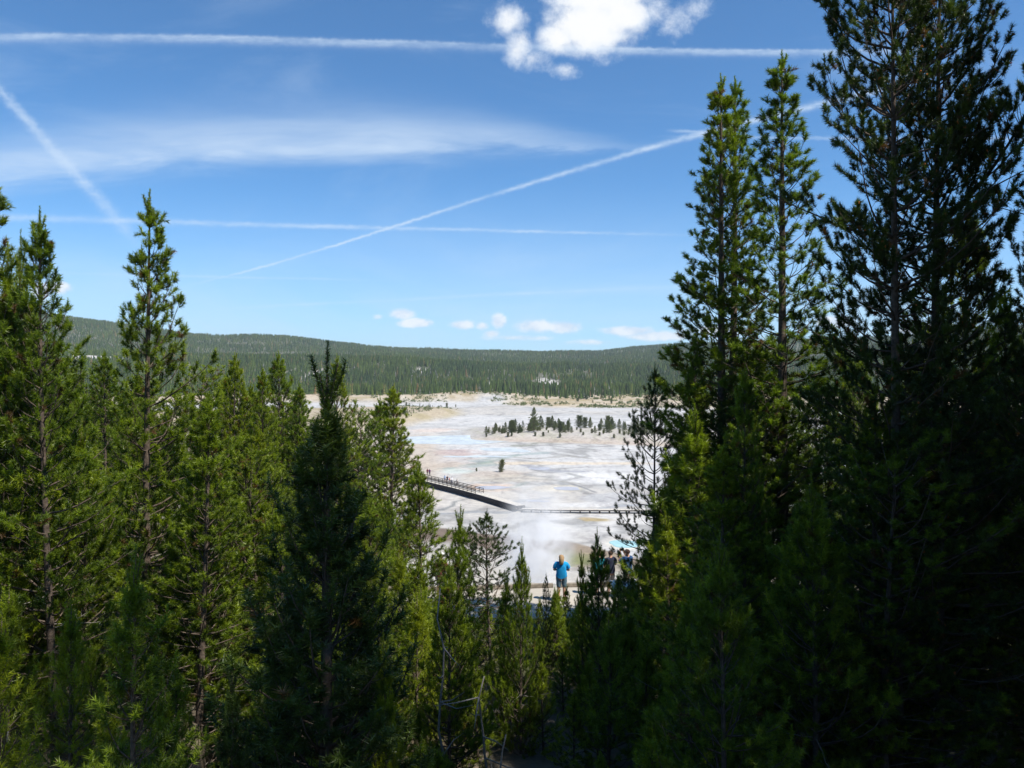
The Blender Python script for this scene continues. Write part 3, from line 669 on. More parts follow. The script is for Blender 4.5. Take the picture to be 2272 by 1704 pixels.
# ---------------------------------------------------------------- fill of the slope, each tree its own
FR = random.Random(4242)
sk_x, sk_y = lerpt([(-60, 300), (60, 345), (100, 385), (200, 372), (300, 400), (345, 440), (372, 470), (400, 505), (440, 575), (480, 610), (520, 640), (560, 628), (600, 600), (640, 590), (665, 520), (690, 400), (740, 370), (800, 330), (850, 352), (900, 340), (960, 330), (1030, 330), (1120, 300)])
LAND = [(-30, 'by the left photo edge'), (20, 'under the cut off left pine'), (60, 'beside the slender leader pine'), (105, 'left of the lone tall pine'), (150, 'at the foot of the lone tall pine'), (195, 'right of the lone tall pine'),
        (235, 'under the narrow dark top'), (268, 'near the grey stemmed pine'), (302, 'left of the dark centre pine'), (335, 'close to the dark centre pine'), (368, 'right of the dark centre pine'), (400, 'under the full green pine'), (432, 'below the railed boardwalk'),
        (464, 'by the slim spiky pine'), (492, 'by the airy pine'), (522, 'below the steam'), (555, 'below the woman in blue'), (590, 'under the spiky green pine'), (625, 'below the trail sign'), (655, 'by the thin open pine'), (690, 'left of the twin tall pines'),
        (728, 'below the twin tall pines'), (765, 'below the very tall slender pine'), (800, 'before the huge pines'), (840, 'left of the huge pines'), (880, 'at the left huge stem'), (915, 'between the two huge stems'), (955, 'right of the huge stems'), (1000, 'near the right photo edge'), (1050, 'at the right photo edge')]
_seen = {}
def describe(key, px, py, d, H, word):
    lm = min(LAND, key=lambda q: abs(q[0] - px))[1]; size = 'little' if H < 3.2 else 'small' if H < 5 else 'mid sized' if H < 8 else 'tall'
    shp = {'mid': 'full', 'mid_b': 'narrow', 'mid_c': 'loose', 'mid_d': 'broad', 'giant': 'dark', 'tall': 'slender', 'open': 'airy', 'tall_b': 'slender', 'young': 'bushy', 'young_b': 'spiky', 'sapling': 'bushy'}[key]
    for row in (('in front' if d < 17 else 'farther back' if d > 30 else 'in the middle rows'), f'top {"high" if py < 420 else "halfway up" if py < 560 else "low down"}', 'higher top', 'lower top', f'roughly {H:.0f} metres tall', f'{H:.1f} metres tall'):
        t = f'{size} {shp} {word} pine {lm}, {row}'.replace('mid sized', 'middling').replace('in the middle rows', 'in middle rows')
        if t not in _seen: break
    _seen[t] = 1; return t
def fill(n, x0, x1, d0, d1, keys, lab, grp, extra=(0, 90), hmin=1.6, hmax=15, sd=0, wide=(.85, 1.15)):
    k = 0; tries = 0
    rr = random.Random(sd)
    while k < n and tries < n * 30:
        tries += 1
        px = rr.uniform(x0, x1); d = rr.uniform(d0 ** .5, d1 ** .5) ** 2
        py = float(np.interp(px, sk_x, sk_y)) + rr.uniform(*extra)
        if d < 11: py = max(py, 470 + rr.uniform(0, 150))
        x, y = at(px, d); H = (ZC - (py - HZ) / FX * d) - hz1(x, y)
        if H < hmin or H > hmax: continue
        if 25.2 < d < 31.5: continue
        if any((x - a) ** 2 + (y - b) ** 2 < .55 for a, b in used): continue
        used.append((x, y)); k += 1
        key = rr.choice(keys)
        if H < 3.2: key = 'sapling'
        elif H < 5.6: key = rr.choice(('young_b', 'young'))
        place(key, px, py, d, describe(key, px, py, d, H, lab), grp, rr.uniform(*wide))
used = []
fill(36, -50, 335, 13, 24, ('mid', 'mid_b', 'mid_c', 'mid_d'), 'sunlit', LG, (20, 170), sd=1, wide=(1.0, 1.3))
fill(46, -40, 362, 30, 52, ('mid', 'mid_b', 'mid_c', 'mid_d'), 'distant green', LG + ', back rows', (-6, 46), sd=2, wide=(1.25, 1.7))
fill(12, 0, 300, 7.5, 12, ('young', 'young_b'), 'long needled', 'young pines in the lower left foreground', (200, 330), sd=3)
fill(36, 345, 650, 14.5, 24.5, ('young', 'young_b', 'mid_b'), 'green', 'young pines below the trail', (15, 130), sd=4, hmin=1.3, wide=(1.1, 1.4))
fill(15, 340, 440, 25, 42, ('mid', 'mid_b'), 'green', 'pines between the dark centre pine and the shore', (0, 60), sd=5, wide=(1.0, 1.2))
fill(34, 712, 1080, 12, 24, ('mid', 'mid_d', 'tall_b', 'open', 'giant'), 'shaded', RG, (0, 180), sd=6, wide=(1.15, 1.45))
fill(12, 690, 1080, 32, 48, ('mid', 'mid_b'), 'distant', RG + ', at the back', (0, 60), sd=7, wide=(1.0, 1.3))
fill(22, 470, 700, 18.5, 25.2, ('young', 'young_b'), 'low', 'low pines right below the trail', (-28, 25), sd=18, hmin=1.2, wide=(1.3, 1.7))
fill(24, 330, 720, 9.5, 13.8, ('young', 'young_b'), 'shaded', 'shaded young pines along the bottom edge', (150, 330), sd=8, hmin=1.2, wide=(1.1, 1.4))
# pines right of and behind the viewpoint: they stand outside the frame and shade its lower right
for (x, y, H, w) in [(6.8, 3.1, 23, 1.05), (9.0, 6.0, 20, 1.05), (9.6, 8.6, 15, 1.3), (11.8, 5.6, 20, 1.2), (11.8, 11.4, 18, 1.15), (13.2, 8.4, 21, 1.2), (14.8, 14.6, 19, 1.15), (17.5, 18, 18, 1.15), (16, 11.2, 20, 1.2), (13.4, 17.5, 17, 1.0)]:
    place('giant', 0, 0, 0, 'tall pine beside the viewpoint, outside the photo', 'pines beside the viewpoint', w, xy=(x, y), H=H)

# ---------------------------------------------------------------- pines and shrubs round the basin
FG = random.Random(99)
def polar(px, r): a = math.atan((px - CX) / FX); return math.sin(a) * r, math.cos(a) * r
IG = 'pines on the pale island in the basin'
isl_list = []
for k in range(98):
    px = FG.uniform(486, 672) if k > 14 else FG.uniform(484, 560)
    nr0 = 306 + (640 - px) * .11; r = nr0 + FG.uniform(14, 74 if px > 530 else 30)
    isl_list.append((px, r, FG.uniform(2.6, 5.8) * (1.0 if px > 505 else .75)))
for (px, r, H) in isl_list:
    nr0 = 306 + (640 - px) * .11; dep = 'front edge' if r < nr0 + 26 else 'back' if r > nr0 + 52 else 'middle'
    sz = 'low' if H < 3.3 else 'small' if H < 4.3 else 'middling' if H < 5.2 else 'taller'
    prt = ('left tip', 'left quarter', 'part left of its centre', 'centre', 'part right of its centre', 'right quarter', 'right end')[min(6, int((px - 484) / 27))]
    lab = f'{sz} dark pine at the {dep} of the pale island, {prt}'
    place(FG.choice(('far_a', 'far_b', 'far_a', 'far_b', 'far_a', 'far_c')), 0, 0, 0, lab, IG, FG.uniform(1.0, 1.45), xy=polar(px, r), H=H)
place('far_b', 0, 0, 0, 'tallest pine of the pale island, rising above its left half', None, 1.3, xy=polar(534, 335), H=10.5)
for k in range(60):
    px = FG.uniform(484, 700); nr0 = 306 + (640 - px) * .11
    place('far_c', 0, 0, 0, 'low grey green shrub on the pale island', 'shrubs on the pale island', 1.2, xy=polar(px, nr0 + FG.uniform(6, 40)), H=FG.uniform(.9, 2.0), name='shrub')
x0, y0 = polar(500.5, 217); e = place('far_c', 0, 0, 0, 'lone leaning pine standing by itself on the open flats', None, .95, xy=(x0, y0), H=3.2); e.rotation_euler = (0, R(9), 0)
place('far_c', 0, 0, 0, 'tiny dark bush on the orange rim left of the lone pine', None, 1.0, xy=polar(476.5, 219), H=.95, name='shrub')
for k in range(46):
    px = FG.uniform(545, 700); r = FG.uniform(745, 900) if FG.random() < .75 else FG.uniform(690, 745)
    place('far_c', 0, 0, 0, 'round shrub on the tan bank across the basin', 'shrubs on the far tan bank', FG.uniform(.7, 1.3), xy=polar(px, r), H=FG.uniform(1.2, 4.0), name='shrub')
for k in range(34):
    px = FG.gauss(415, 26); r = 440 + 2.0 * max(-60, min(60, px - 400)) + FG.uniform(0, 140)
    if px > 462: continue
    place('far_b' if FG.random() < .5 else 'far_c', 0, 0, 0, 'scrubby bush on the tan mound at the left of the flats', 'scrub on the left tan mound', FG.uniform(.7, 1.1), xy=polar(px, r), H=FG.uniform(1.2, 4.2), name='shrub')
edge_pts = []
for k in range(240):
    px = FG.uniform(330, 720) if k < 170 else FG.gauss(575, 22); r = FG.uniform(835, 880) if k < 170 else FG.uniform(770, 870)
    edge_pts.append((*polar(px, r), FG.uniform(6, 11.5)))
def scrub():
    rs = np.random.RandomState(12); pts = []
    while len(pts) < 1500:
        px = rs.uniform(330, 720); r = rs.uniform(640, 900) if rs.rand() < .8 else 440 + 2.0 * max(-60, min(60, px - 400)) + rs.uniform(0, 150)
        x, y = polar(px, r)
        if r > 640 and (abs(px - 470) < 22 and r < 830 or r < 655 + 130 * float(sst(px, 560, 450))): continue
        if r < 640 and px > 460: continue
        if float(fbm(np.array([x / 22]), np.array([y / 34]), 3)[0]) < .47: continue
        pts.append((x, y))
    P0 = np.array(pts); z = height(P0[:, 0], P0[:, 1]); V_ = []; n = 0
    for (x, y), zz in zip(P0, z):
        h = rs.uniform(.5, 2.3); w = h * rs.uniform(.6, 1.3); m = 16
        a = rs.uniform(0, 6.28, m); q = rs.uniform(.1, 1, m) ** .6; b0 = np.stack([x + np.cos(a) * q * w, y + np.sin(a) * q * w, zz + rs.uniform(.0, .9, m) * h * (1 - .5 * q)], 1)
        t = np.stack([b0 + rs.randn(m, 3) * .22 * h, b0 + rs.randn(m, 3) * .22 * h, b0 + rs.randn(m, 3) * .3 * h + [0, 0, .3 * h]], 1); V_.append(t.reshape(-1, 3)); n += m
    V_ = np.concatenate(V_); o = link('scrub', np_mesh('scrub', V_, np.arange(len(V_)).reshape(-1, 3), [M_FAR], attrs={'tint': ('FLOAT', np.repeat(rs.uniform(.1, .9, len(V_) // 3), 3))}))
    tag(o, 'low grey green scrub scattered over the tan banks', 'scrub', kind='stuff')
scrub()
# ---------------------------------------------------------------- wooded hills: one mass of small conifers
def forest():
    rs = np.random.RandomState(5); N = 120000
    n1_ = int(N * .40); n2_ = N - n1_
    r = np.concatenate([np.sqrt(rs.uniform(868 ** 2, 1750 ** 2, n1_)), np.sqrt(rs.uniform(1750 ** 2, 3330 ** 2, n2_))])
    a = np.radians(rs.uniform(-37, 37, N)); x = np.sin(a) * r; y = np.cos(a) * r
    keep = np.ones(N, bool)
    for (ox, oy, wx, wy) in outs: keep &= np.hypot((x - ox) / wx, (y - oy) / wy) > 1.1 - (rs.rand(N) < .10) * 1.1
    clr = fbm(x / 130 + 3, y / 170 + 8, 4); keep &= (clr < .66) | (rs.rand(N) < .25)
    x, y, r = x[keep], y[keep], r[keep]; ep = np.array(edge_pts); x = np.append(x, ep[:, 0]); y = np.append(y, ep[:, 1]); r = np.hypot(x, y); z = height(x, y) - .2; n = len(x)
    grey = fbm(x / 240 + 30, y / 120 + 2, 3)
    dead = (rs.rand(n) < .02 + .16 * sst(grey, .5, .68))
    hs = rs.uniform(.5, 1.25, n) * (.7 + .6 * fbm(x / 90, y / 90, 2)); hs[-len(ep):] = ep[:, 2] / 11.4; sc = np.stack([hs * rs.uniform(.8, 1.3, n), hs * rs.uniform(.8, 1.3, n), hs], 1)
    me = bpy.data.meshes.new('far_forest'); me.vertices.add(n); me.vertices.foreach_set('co', np.stack([x, y, z], 1).astype(np.float32).ravel())
    a1 = me.attributes.new('sc', 'FLOAT_VECTOR', 'POINT'); a1.data.foreach_set('vector', sc.astype(np.float32).ravel())
    a2 = me.attributes.new('dead', 'BOOLEAN', 'POINT'); a2.data.foreach_set('value', dead)
    o = link('far_forest', me)
    mf = bpy.data.materials.new('far_forest'); mf.use_nodes = True; g = NG(mf.node_tree); b = mf.node_tree.nodes['Principled BSDF']
    rnd = g.n('ShaderNodeObjectInfo').outputs['Random']
    pos = g.n('ShaderNodeObjectInfo').outputs['Location']; st = g.noise(pos, .006, 4, .6)
    c = g.ramp(rnd, [(0, (.028, .046, .013)), (.5, (.046, .074, .018)), (.93, (.078, .11, .024)), (1, (.15, .10, .05))])
    c = g.mix(1.0, c, g.ramp(st, [(.38, (.78, .86, .95)), (.62, (1.25, 1.2, .9))]), 'MULTIPLY')
    g.put(b.inputs['Base Color'], c); b.inputs['Roughness'].default_value = .9; b.inputs['Specular IOR Level'].default_value = .1
    md = mat('dead_forest_stems', (.20, .19, .175), .9, .1, .3, .5)
    ng = bpy.data.node_groups.new('forest', 'GeometryNodeTree')
    ng.interface.new_socket('Geometry', in_out='INPUT', socket_type='NodeSocketGeometry'); ng.interface.new_socket('Geometry', in_out='OUTPUT', socket_type='NodeSocketGeometry')
    q = NG(ng); gi = q.n('NodeGroupInput'); go = q.n('NodeGroupOutput')
    def cone(r0, r1, h, z, m, nv=6, rz=0.0):
        cn_ = q.n('GeometryNodeMeshCone', fill_type='NONE'); ins = cn_.inputs
        ins['Vertices'].default_value = nv; ins['Radius Bottom'].default_value = r0; ins['Radius Top'].default_value = r1; ins['Depth'].default_value = h
        t = q.n('GeometryNodeTransform'); q.put(t.inputs['Geometry'], cn_.outputs['Mesh']); t.inputs['Translation'].default_value = (0, 0, z); t.inputs['Rotation'].default_value = (0, 0, rz)
        sm = q.n('GeometryNodeSetMaterial'); q.put(sm.inputs[0], t.outputs[0]); sm.inputs['Material'].default_value = m; return sm.outputs[0]
    def join(*gs):
        j = q.n('GeometryNodeJoinGeometry')
        for k_ in gs: ng.links.new(k_, j.inputs[0])
        return j.outputs[0]
    live = join(cone(1.9, .5, 4.5, 1.2, mf), cone(1.5, .3, 4, 4.2, mf, 5, .5), cone(1.0, .02, 4.2, 7.2, mf, 5, 1.0))
    dd = join(cone(.28, .06, 10, 0, md, 4), cone(.9, .05, 3.0, 4.5, md, 3, .4))
    sca = q.n('GeometryNodeInputNamedAttribute', data_type='FLOAT_VECTOR'); sca.inputs[0].default_value = 'sc'
    dea = q.n('GeometryNodeInputNamedAttribute', data_type='BOOLEAN'); dea.inputs[0].default_value = 'dead'
    nt_ = q.n('FunctionNodeBooleanMath', operation='NOT'); q.put(nt_.inputs[0], dea.outputs[0])
    rv_ = q.n('FunctionNodeRandomValue', data_type='FLOAT_VECTOR'); rv_.inputs[0].default_value = (-.04, -.04, 0); rv_.inputs[1].default_value = (.04, .04, 6.28)
    outs_ = []
    for inst, sel in ((live, nt_.outputs[0]), (dd, dea.outputs[0])):
        ip = q.n('GeometryNodeInstanceOnPoints'); ng.links.new(gi.outputs[0], ip.inputs['Points']); q.put(ip.inputs['Selection'], sel); ng.links.new(inst, ip.inputs['Instance'])
        ng.links.new(sca.outputs[0], ip.inputs['Scale']); ng.links.new(rv_.outputs[0], ip.inputs['Rotation']); outs_.append(ip.outputs[0])
    ng.links.new(join(*outs_), go.inputs[0])
    md_ = o.modifiers.new('forest', 'NODES'); md_.node_group = ng
    tag(o, 'mass of small conifers covering the far hills', 'forest', kind='stuff')
forest()

# ---------------------------------------------------------------- water on the flats
def water_mat(name, c, rough=.05, bump=.02):
    m = bpy.data.materials.new(name); m.use_nodes = True; g = NG(m.node_tree); b = m.node_tree.nodes['Principled BSDF']
    gp_ = g.n('ShaderNodeNewGeometry').outputs['Position']
    nz = g.noise(g.v('MULTIPLY', gp_, (.25, .12, 1)), 1.0, 5, .6)
    g.put(b.inputs['Base Color'], g.ramp(nz, [(.35, tuple(k * .8 for k in c)), (.65, tuple(min(1, k * 1.12) for k in c))]))
    b.inputs['Roughness'].default_value = rough; b.inputs['IOR'].default_value = 1.33; b.inputs['Specular IOR Level'].default_value = .14
    bb = g.n('ShaderNodeBump'); bb.inputs['Strength'].default_value = .2; bb.inputs['Distance'].default_value = bump
    g.put(bb.inputs['Height'], g.noise(gp_, 3.0, 3, .5)); g.put(b.inputs['Normal'], bb.outputs[0]); return m
def pool(name, px, py, rx, ry, m, seed, rag=.35, z=.035):
    c = gp(px * .4507, py * .4507); wx = rx * .4507 / FX * c[1]; wy = abs(gp(px, (py + ry) * .4507)[1] - c[1]) if ry < 30 else ry
    rs = random.Random(seed); ph_ = [rs.uniform(0, 6.28) for _ in range(5)]; v = [(c[0], c[1], z)]; n = 96
    for k in range(n):
        t = 6.2832 * k / n; q = 1 + rag * sum(math.sin(t * (j + 2) + ph_[j]) / (j + 1.5) for j in range(5)) * .5
        v.append((c[0] + math.cos(t) * wx * q, c[1] + math.sin(t) * wy * q, z))
    me = bpy.data.meshes.new(name); me.from_pydata(v, [], [(0, 1 + k, 1 + (k + 1) % n) for k in range(n)]); me.materials.append(m)
    return tag(link(name, me), kind='structure')
WB = water_mat('milky_blue_water', (.52, .55, .55), .3); WT = water_mat('turquoise_water', (.33, .52, .52), .25); WL = water_mat('lavender_water', (.40, .39, .41), .3)
pool('water', 1012, 975, 128, 12, WB, 1, .25); pool('water', 1120, 998, 50, 5.0, WB, 12, .7); pool('water', 1060, 1013, 55, 2.6, WB, 3, .8)
pool('water', 1092, 1082, 34, 4.6, WL, 4, .3); pool('water', 1258, 1084, 30, 4.2, WL, 5, .25); pool('water', 1198, 1040, 28, 2.6, WL, 6, .5)
pool('water', 1386, 1207, 31, 9.5, WT, 7, .2); pool('water', 1192, 1112, 24, 2.4, WL, 9, .5)

# ---------------------------------------------------------------- boardwalks
M_PLANK = mat('weathered_planks', (.50, .46, .40), .85, .15, .25, 2.0); M_FASCIA_SHADE = mat('dark_fascia_shade', (.03, .028, .03), .8, .2, .3, 2.0); M_RAIL = mat('rail_wood', (.075, .065, .055), .8, .2, .3, 4.0)  # the near black side strip also carries the shade under the deck
def boardwalk(name, pts, width, h, label, rail=None, post_gap=1.9, fascia_and_shade=.34, posts=True):
    root = empty(name, (pts[0][0], pts[0][1], 0)); O = Vector(root.location)
    def strip(off0, off1, z0, z1):
        b = MB(); P_ = [Vector((x, y, 0)) for x, y in pts]; secs = []
        for i, p in enumerate(P_):
            d = (P_[min(i + 1, len(P_) - 1)] - P_[max(i - 1, 0)]).normalized(); nrm = Vector((-d.y, d.x, 0)); q = p - O
            secs += [q + nrm * off0 + Vector((0, 0, z0)), q + nrm * off1 + Vector((0, 0, z0)), q + nrm * off1 + Vector((0, 0, z1)), q + nrm * off0 + Vector((0, 0, z1))]
        f = [(i * 4 + k, i * 4 + (k + 1) % 4, i * 4 + 4 + (k + 1) % 4, i * 4 + 4 + k) for i in range(len(P_) - 1) for k in range(4)]
        f += [(0, 1, 2, 3), tuple(len(secs) - 4 + k for k in (3, 2, 1, 0))]
        b.add(secs, f); return b
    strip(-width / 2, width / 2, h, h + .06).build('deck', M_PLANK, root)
    for s_ in (-1, 1): strip(s_ * (width / 2 + .045) - .04, s_ * (width / 2 + .045) + .04, h - fascia_and_shade, h + .03).build('fascia_and_shade', M_FASCIA_SHADE, root)
    pb = MB(); pb.box((0, 0, h / 2 - .15), (.2, .2, h + .3)); pm = pb.mesh('post', M_RAIL); rb = MB(); rb.box((0, 0, .5), (.11, .11, 1.15)); rm = rb.mesh('rail_post', M_RAIL)
    L = 0; rails = {-1: [], 1: []}
    for (a, b_) in zip(pts[:-1], pts[1:]):
        a = Vector((*a, 0)); b_ = Vector((*b_, 0)); d = b_ - a; l = d.length; d.normalize(); nrm = Vector((-d.y, d.x, 0)); t = (-L) % post_gap
        while t < l:
            for s_ in (-1, 1):
                p = a + d * t + nrm * s_ * (width / 2 - .14) - O
                if posts: link('post', pm, root, p)
                if rail and rail[0] <= L + t <= rail[1]:
                    p2 = a + d * t + nrm * s_ * (width / 2 + .02) - O; link('rail_post', rm, root, p2 + Vector((0, 0, h))); rails[s_].append(p2)
            t += post_gap
        L += l
    for s_ in (-1, 1):
        for z_ in (.35, .72, 1.05):
            if len(rails[s_]) > 1:
                b = MB()
                for p, q in zip(rails[s_][:-1], rails[s_][1:]): b.beam(p + Vector((0, 0, h + z_)), q + Vector((0, 0, h + z_)), .06, .12)
                b.build('rail', M_RAIL, root)
    return tag(root, label, 'boardwalk')
boardwalk('boardwalk', [(-60, 232), (-44, 222), (-31, 208), (-23.5, 196), (-18, 187), (-12.3, 178.5), (-5.5, 167), (1.6, 153.8)], 1.9, 1.15, 'dark raised boardwalk with rails and visitors at its far end', rail=(0, 84), fascia_and_shade=1.05)  # deep dark strip: edge board plus painted shade beneath the deck
boardwalk('boardwalk', [(1.9, 153.4), (7, 152.6), (14, 152.2), (22.7, 152), (40, 151), (64, 147)], 1.35, .62, 'low pale boardwalk on short posts crossing right of the steam', fascia_and_shade=.16, post_gap=1.85)

# ---------------------------------------------------------------- near trail, kerb timbers, sign
M_TRAIL = mat('packed_trail', (.42, .38, .32), .95, .1, .14, 1.2, .3); M_TIMBER = mat('kerb_timber', (.27, .23, .18), .85, .15, .35, 6, .4)
def tz(x, y): return hz1(x, y) + .05
def trail_strip(x0, x1):
    b = MB(); nx = 60; ys = (25.75, 26.8, 27.8, 28.8, 29.7); v = []
    for i in range(nx + 1):
        x = x0 + (x1 - x0) * i / nx; yo = .35 * math.sin(x * .35)
        for y in ys: v.append((x, y + yo, tz(x, 27.8)))
        v.append((x, 29.72 + yo, tz(x, 27.8) - .6)); v.insert(len(v) - 6, (x, 25.73 + yo, tz(x, 27.8) - .6))
    b.add(v, [(i * 7 + k, i * 7 + k + 1, i * 7 + 8 + k, i * 7 + 7 + k) for i in range(nx) for k in range(6)]); return b
tag(trail_strip(-12, 22).build('trail', M_TRAIL), kind='structure')
for (yy_, lab, g_) in ((25.62, 'grey kerb timber along the near edge of the trail', 'near kerb timbers'), (29.85, 'grey kerb timber along the far edge of the trail', 'far kerb timbers')):
    x = -8.0
    while x < 14:
        y1, y2 = yy_ + .35 * math.sin(x * .35), yy_ + .35 * math.sin((x + 2.3) * .35); o_ = Vector((x, y1, tz(x, 27.8)))
        b = MB(); b.beam((0, 0, .03), (2.28, y2 - y1, tz(x + 2.3, 27.8) - o_.z + .03), .16, .2); o = b.build('kerb_timber', M_TIMBER, None, o_); tag(o, lab, 'timber', g_); x += 2.42
sg = empty('wayside_sign', (3.72, 26.5, tz(3.7, 26.5)), R(4)); tag(sg, 'low wooden trail sign with a pale slanted panel before the man in navy', 'sign')
M_SIGN = mat('sign_panel', (.74, .73, .70), .5, .3, .08, 3); M_OAK = mat('orange_wood', (.50, .26, .09), .7, .2, .25, 9)
b = MB(); b.box((0, .10, .93), (.86, .50, .035), 0, R(20)); b.build('panel', M_SIGN, sg)
b = MB(); b.box((0, -.16, .76), (.90, .06, .11)); b.build('apron_board', M_OAK, sg)
b = MB(); b.box((0, -.15, .645), (.84, .05, .10)); b.build('lower_board', M_PLANK, sg)
for sx in (-.34, .34): b = MB(); b.box((sx, .02, .38), (.09, .12, .80)); b.build('leg', M_OAK, sg)

# ---------------------------------------------------------------- people
M_SKIN = mat('skin', (.48, .27, .18), .55, .3, .05, 20)
_cloth = {}
def cloth(c):
    if c not in _cloth: _cloth[c] = mat('cloth', c, .9, .1, .12, 9, .3)
    return _cloth[c]
HEADJ = dict(neck=(0, -.005, 1.46, .055, .05), hb=(0, .01, 1.53, .062, .07), hm=(0, .018, 1.60, .080, .098), ht=(0, .005, 1.675, .062, .075), nose=(0, .122, 1.595, .012, .014), earl=(-.088, .0, 1.60, .012, .018), earr=(.088, .0, 1.60, .012, .018))
def person(label, x, y, z, rz, H, shirt, legs, hair, long_hair=False, arms='down', short=True, cap=None, fat=1.0, group=None):
    e = empty('person', (x, y, z), rz); s = H / 1.72; e.scale = (s, s, s); tag(e, label, 'person', group)
    J = dict(pel=(0, 0, .93, .155 * fat, .115 * fat), sp=(0, .0, 1.10, .14 * fat, .105 * fat), ch=(0, -.01, 1.30, .155 * fat, .11 * fat), **HEADJ)
    E = [('pel', 'sp'), ('sp', 'ch'), ('ch', 'neck'), ('neck', 'hb'), ('hb', 'hm'), ('hm', 'ht'), ('hm', 'nose'), ('hm', 'earl'), ('hm', 'earr')]
    for sd, k in ((-1, 'l'), (1, 'r')):
        J['sh' + k] = (sd * .175 * fat, -.01, 1.385, .062, .062)
        if arms == 'down': el, wr, pd = (sd * .235 * fat, -.03, 1.12), (sd * .245, .05, .90), Vector((0, .12, -1))
        elif arms == 'front': el, wr, pd = (sd * .25 * fat, .0, 1.13), (sd * .12, .20, 1.12), Vector((-sd * .6, .7, .1))
        else: el, wr, pd = (sd * .27, .16, 1.27), (sd * .10, .24, 1.51), Vector((-sd * .25, .25, .8))
        J['el' + k] = (*el, .043, .043); J['wr' + k] = (*wr, .028, .03); pd.normalize()
        w = Vector(wr); side = Vector((0, 1, 0)).cross(pd) if arms == 'down' else Vector((sd, 0, 0)); side.normalize()
        side = side if arms != 'down' else Vector((0, 1, 0))
        J['pa' + k] = (*(w + pd * .06), .036, .02)
        E += [('ch', 'sh' + k), ('sh' + k, 'el' + k), ('el' + k, 'wr' + k), ('wr' + k, 'pa' + k)]
        for fi in range(4):
            off = side * (.027 - .018 * fi); ln = (.075, .085, .08, .062)[fi]; cur = Vector((-sd * .35, .1, 0)) if arms == 'down' else Vector((0, -.3, .2))
            J[f'f{k}{fi}a'] = (*(w + pd * .10 + off), .0085, .0085); J[f'f{k}{fi}b'] = (*(w + pd * (.10 + ln * .5) + off * 1.1), .0085, .0085); J[f'f{k}{fi}c'] = (*(w + (pd * (.10 + ln * .95) + cur * .03) + off * 1.1), .007, .007)
            E += [('pa' + k, f'f{k}{fi}a'), (f'f{k}{fi}a', f'f{k}{fi}b'), (f'f{k}{fi}b', f'f{k}{fi}c')]
        J[f't{k}a'] = (*(w + pd * .035 + side * .042), .011, .011); J[f't{k}b'] = (*(w + pd * .085 + side * .062), .009, .009); E += [('pa' + k, f't{k}a'), (f't{k}a', f't{k}b')]
        J['hi' + k] = (sd * .088 * fat, 0, .87, .092 * fat, .10 * fat); J['kn' + k] = (sd * .10, .01, .48, .058, .06); J['ca' + k] = (sd * .10, -.02, .32, .054, .056); J['an' + k] = (sd * .10, -.02, .09, .036, .04); J['to' + k] = (sd * .125, .14, .035, .04, .028)
        E += [('pel', 'hi' + k), ('hi' + k, 'kn' + k), ('kn' + k, 'ca' + k), ('ca' + k, 'an' + k), ('an' + k, 'to' + k)]
    keys = list(J); me = bpy.data.meshes.new('body'); me.from_pydata([J[k][:3] for k in keys], [(keys.index(a), keys.index(b_)) for a, b_ in E], [])
    o = bpy.data.objects.new('tmp', me); COL.objects.link(o); o.modifiers.new('s', 'SKIN'); o.modifiers.new('u', 'SUBSURF').levels = 1
    for i, k in enumerate(keys): me.skin_vertices[0].data[i].radius = J[k][3:5]; me.skin_vertices[0].data[i].use_root = (k == 'pel')
    dg = bpy.context.evaluated_depsgraph_get(); ev = bpy.data.meshes.new_from_object(o.evaluated_get(dg)); ev.name = 'body'; bpy.data.objects.remove(o)
    ev.materials.clear(); ev.materials.append(M_SKIN); ev.polygons.foreach_set('use_smooth', [True] * len(ev.polygons)); link('body', ev, e)
    P_ = np.array([v.co[:] for v in ev.vertices]); Nn = np.array([v.normal[:] for v in ev.vertices]); best = np.full(len(P_), 9.0); bi = np.zeros(len(P_), int); bt = np.zeros(len(P_))
    for i, (a, b_) in enumerate(E):
        A_ = np.array(J[a][:3]); B_ = np.array(J[b_][:3]); ab = B_ - A_; t = np.clip((P_ - A_) @ ab / (ab @ ab), 0, 1); d = np.linalg.norm(P_ - A_ - t[:, None] * ab, axis=1) - (J[a][3] * (1 - t) + J[b_][3] * t) * .9
        m_ = d < best; best[m_] = d[m_]; bi[m_] = i; bt[m_] = t[m_]
    bn = [E[i] for i in bi]
    torso = np.array([b_ in (('pel', 'sp'), ('sp', 'ch'), ('ch', 'shl'), ('ch', 'shr'), ('pel', 'hil'), ('pel', 'hir')) or (b_ == ('ch', 'neck') and t < .75) for b_, t in zip(bn, bt)])
    uarm = np.array([b_[0] in ('shl', 'shr') and t < .78 for b_, t in zip(bn, bt)])
    leg = np.array([(b_[0] in ('hil', 'hir') and (t < .9 or not short)) or (b_[0] in ('knl', 'knr', 'cal', 'car') and not short) or b_ in (('pel', 'hil'), ('pel', 'hir')) for b_, t in zip(bn, bt)])
    foot = np.array([b_[1] in ('tol', 'tor') for b_ in bn]) | (P_[:, 2] < .085)
    scalp = np.array([b_[1] in ('ht', 'hm') or b_[0] == 'hm' for b_ in bn]) & ((P_[:, 2] > 1.655) | ((P_[:, 1] < -.005) & (P_[:, 2] > 1.53)))
    rs = np.random.RandomState(int(abs(x * 7 + y)) % 99)
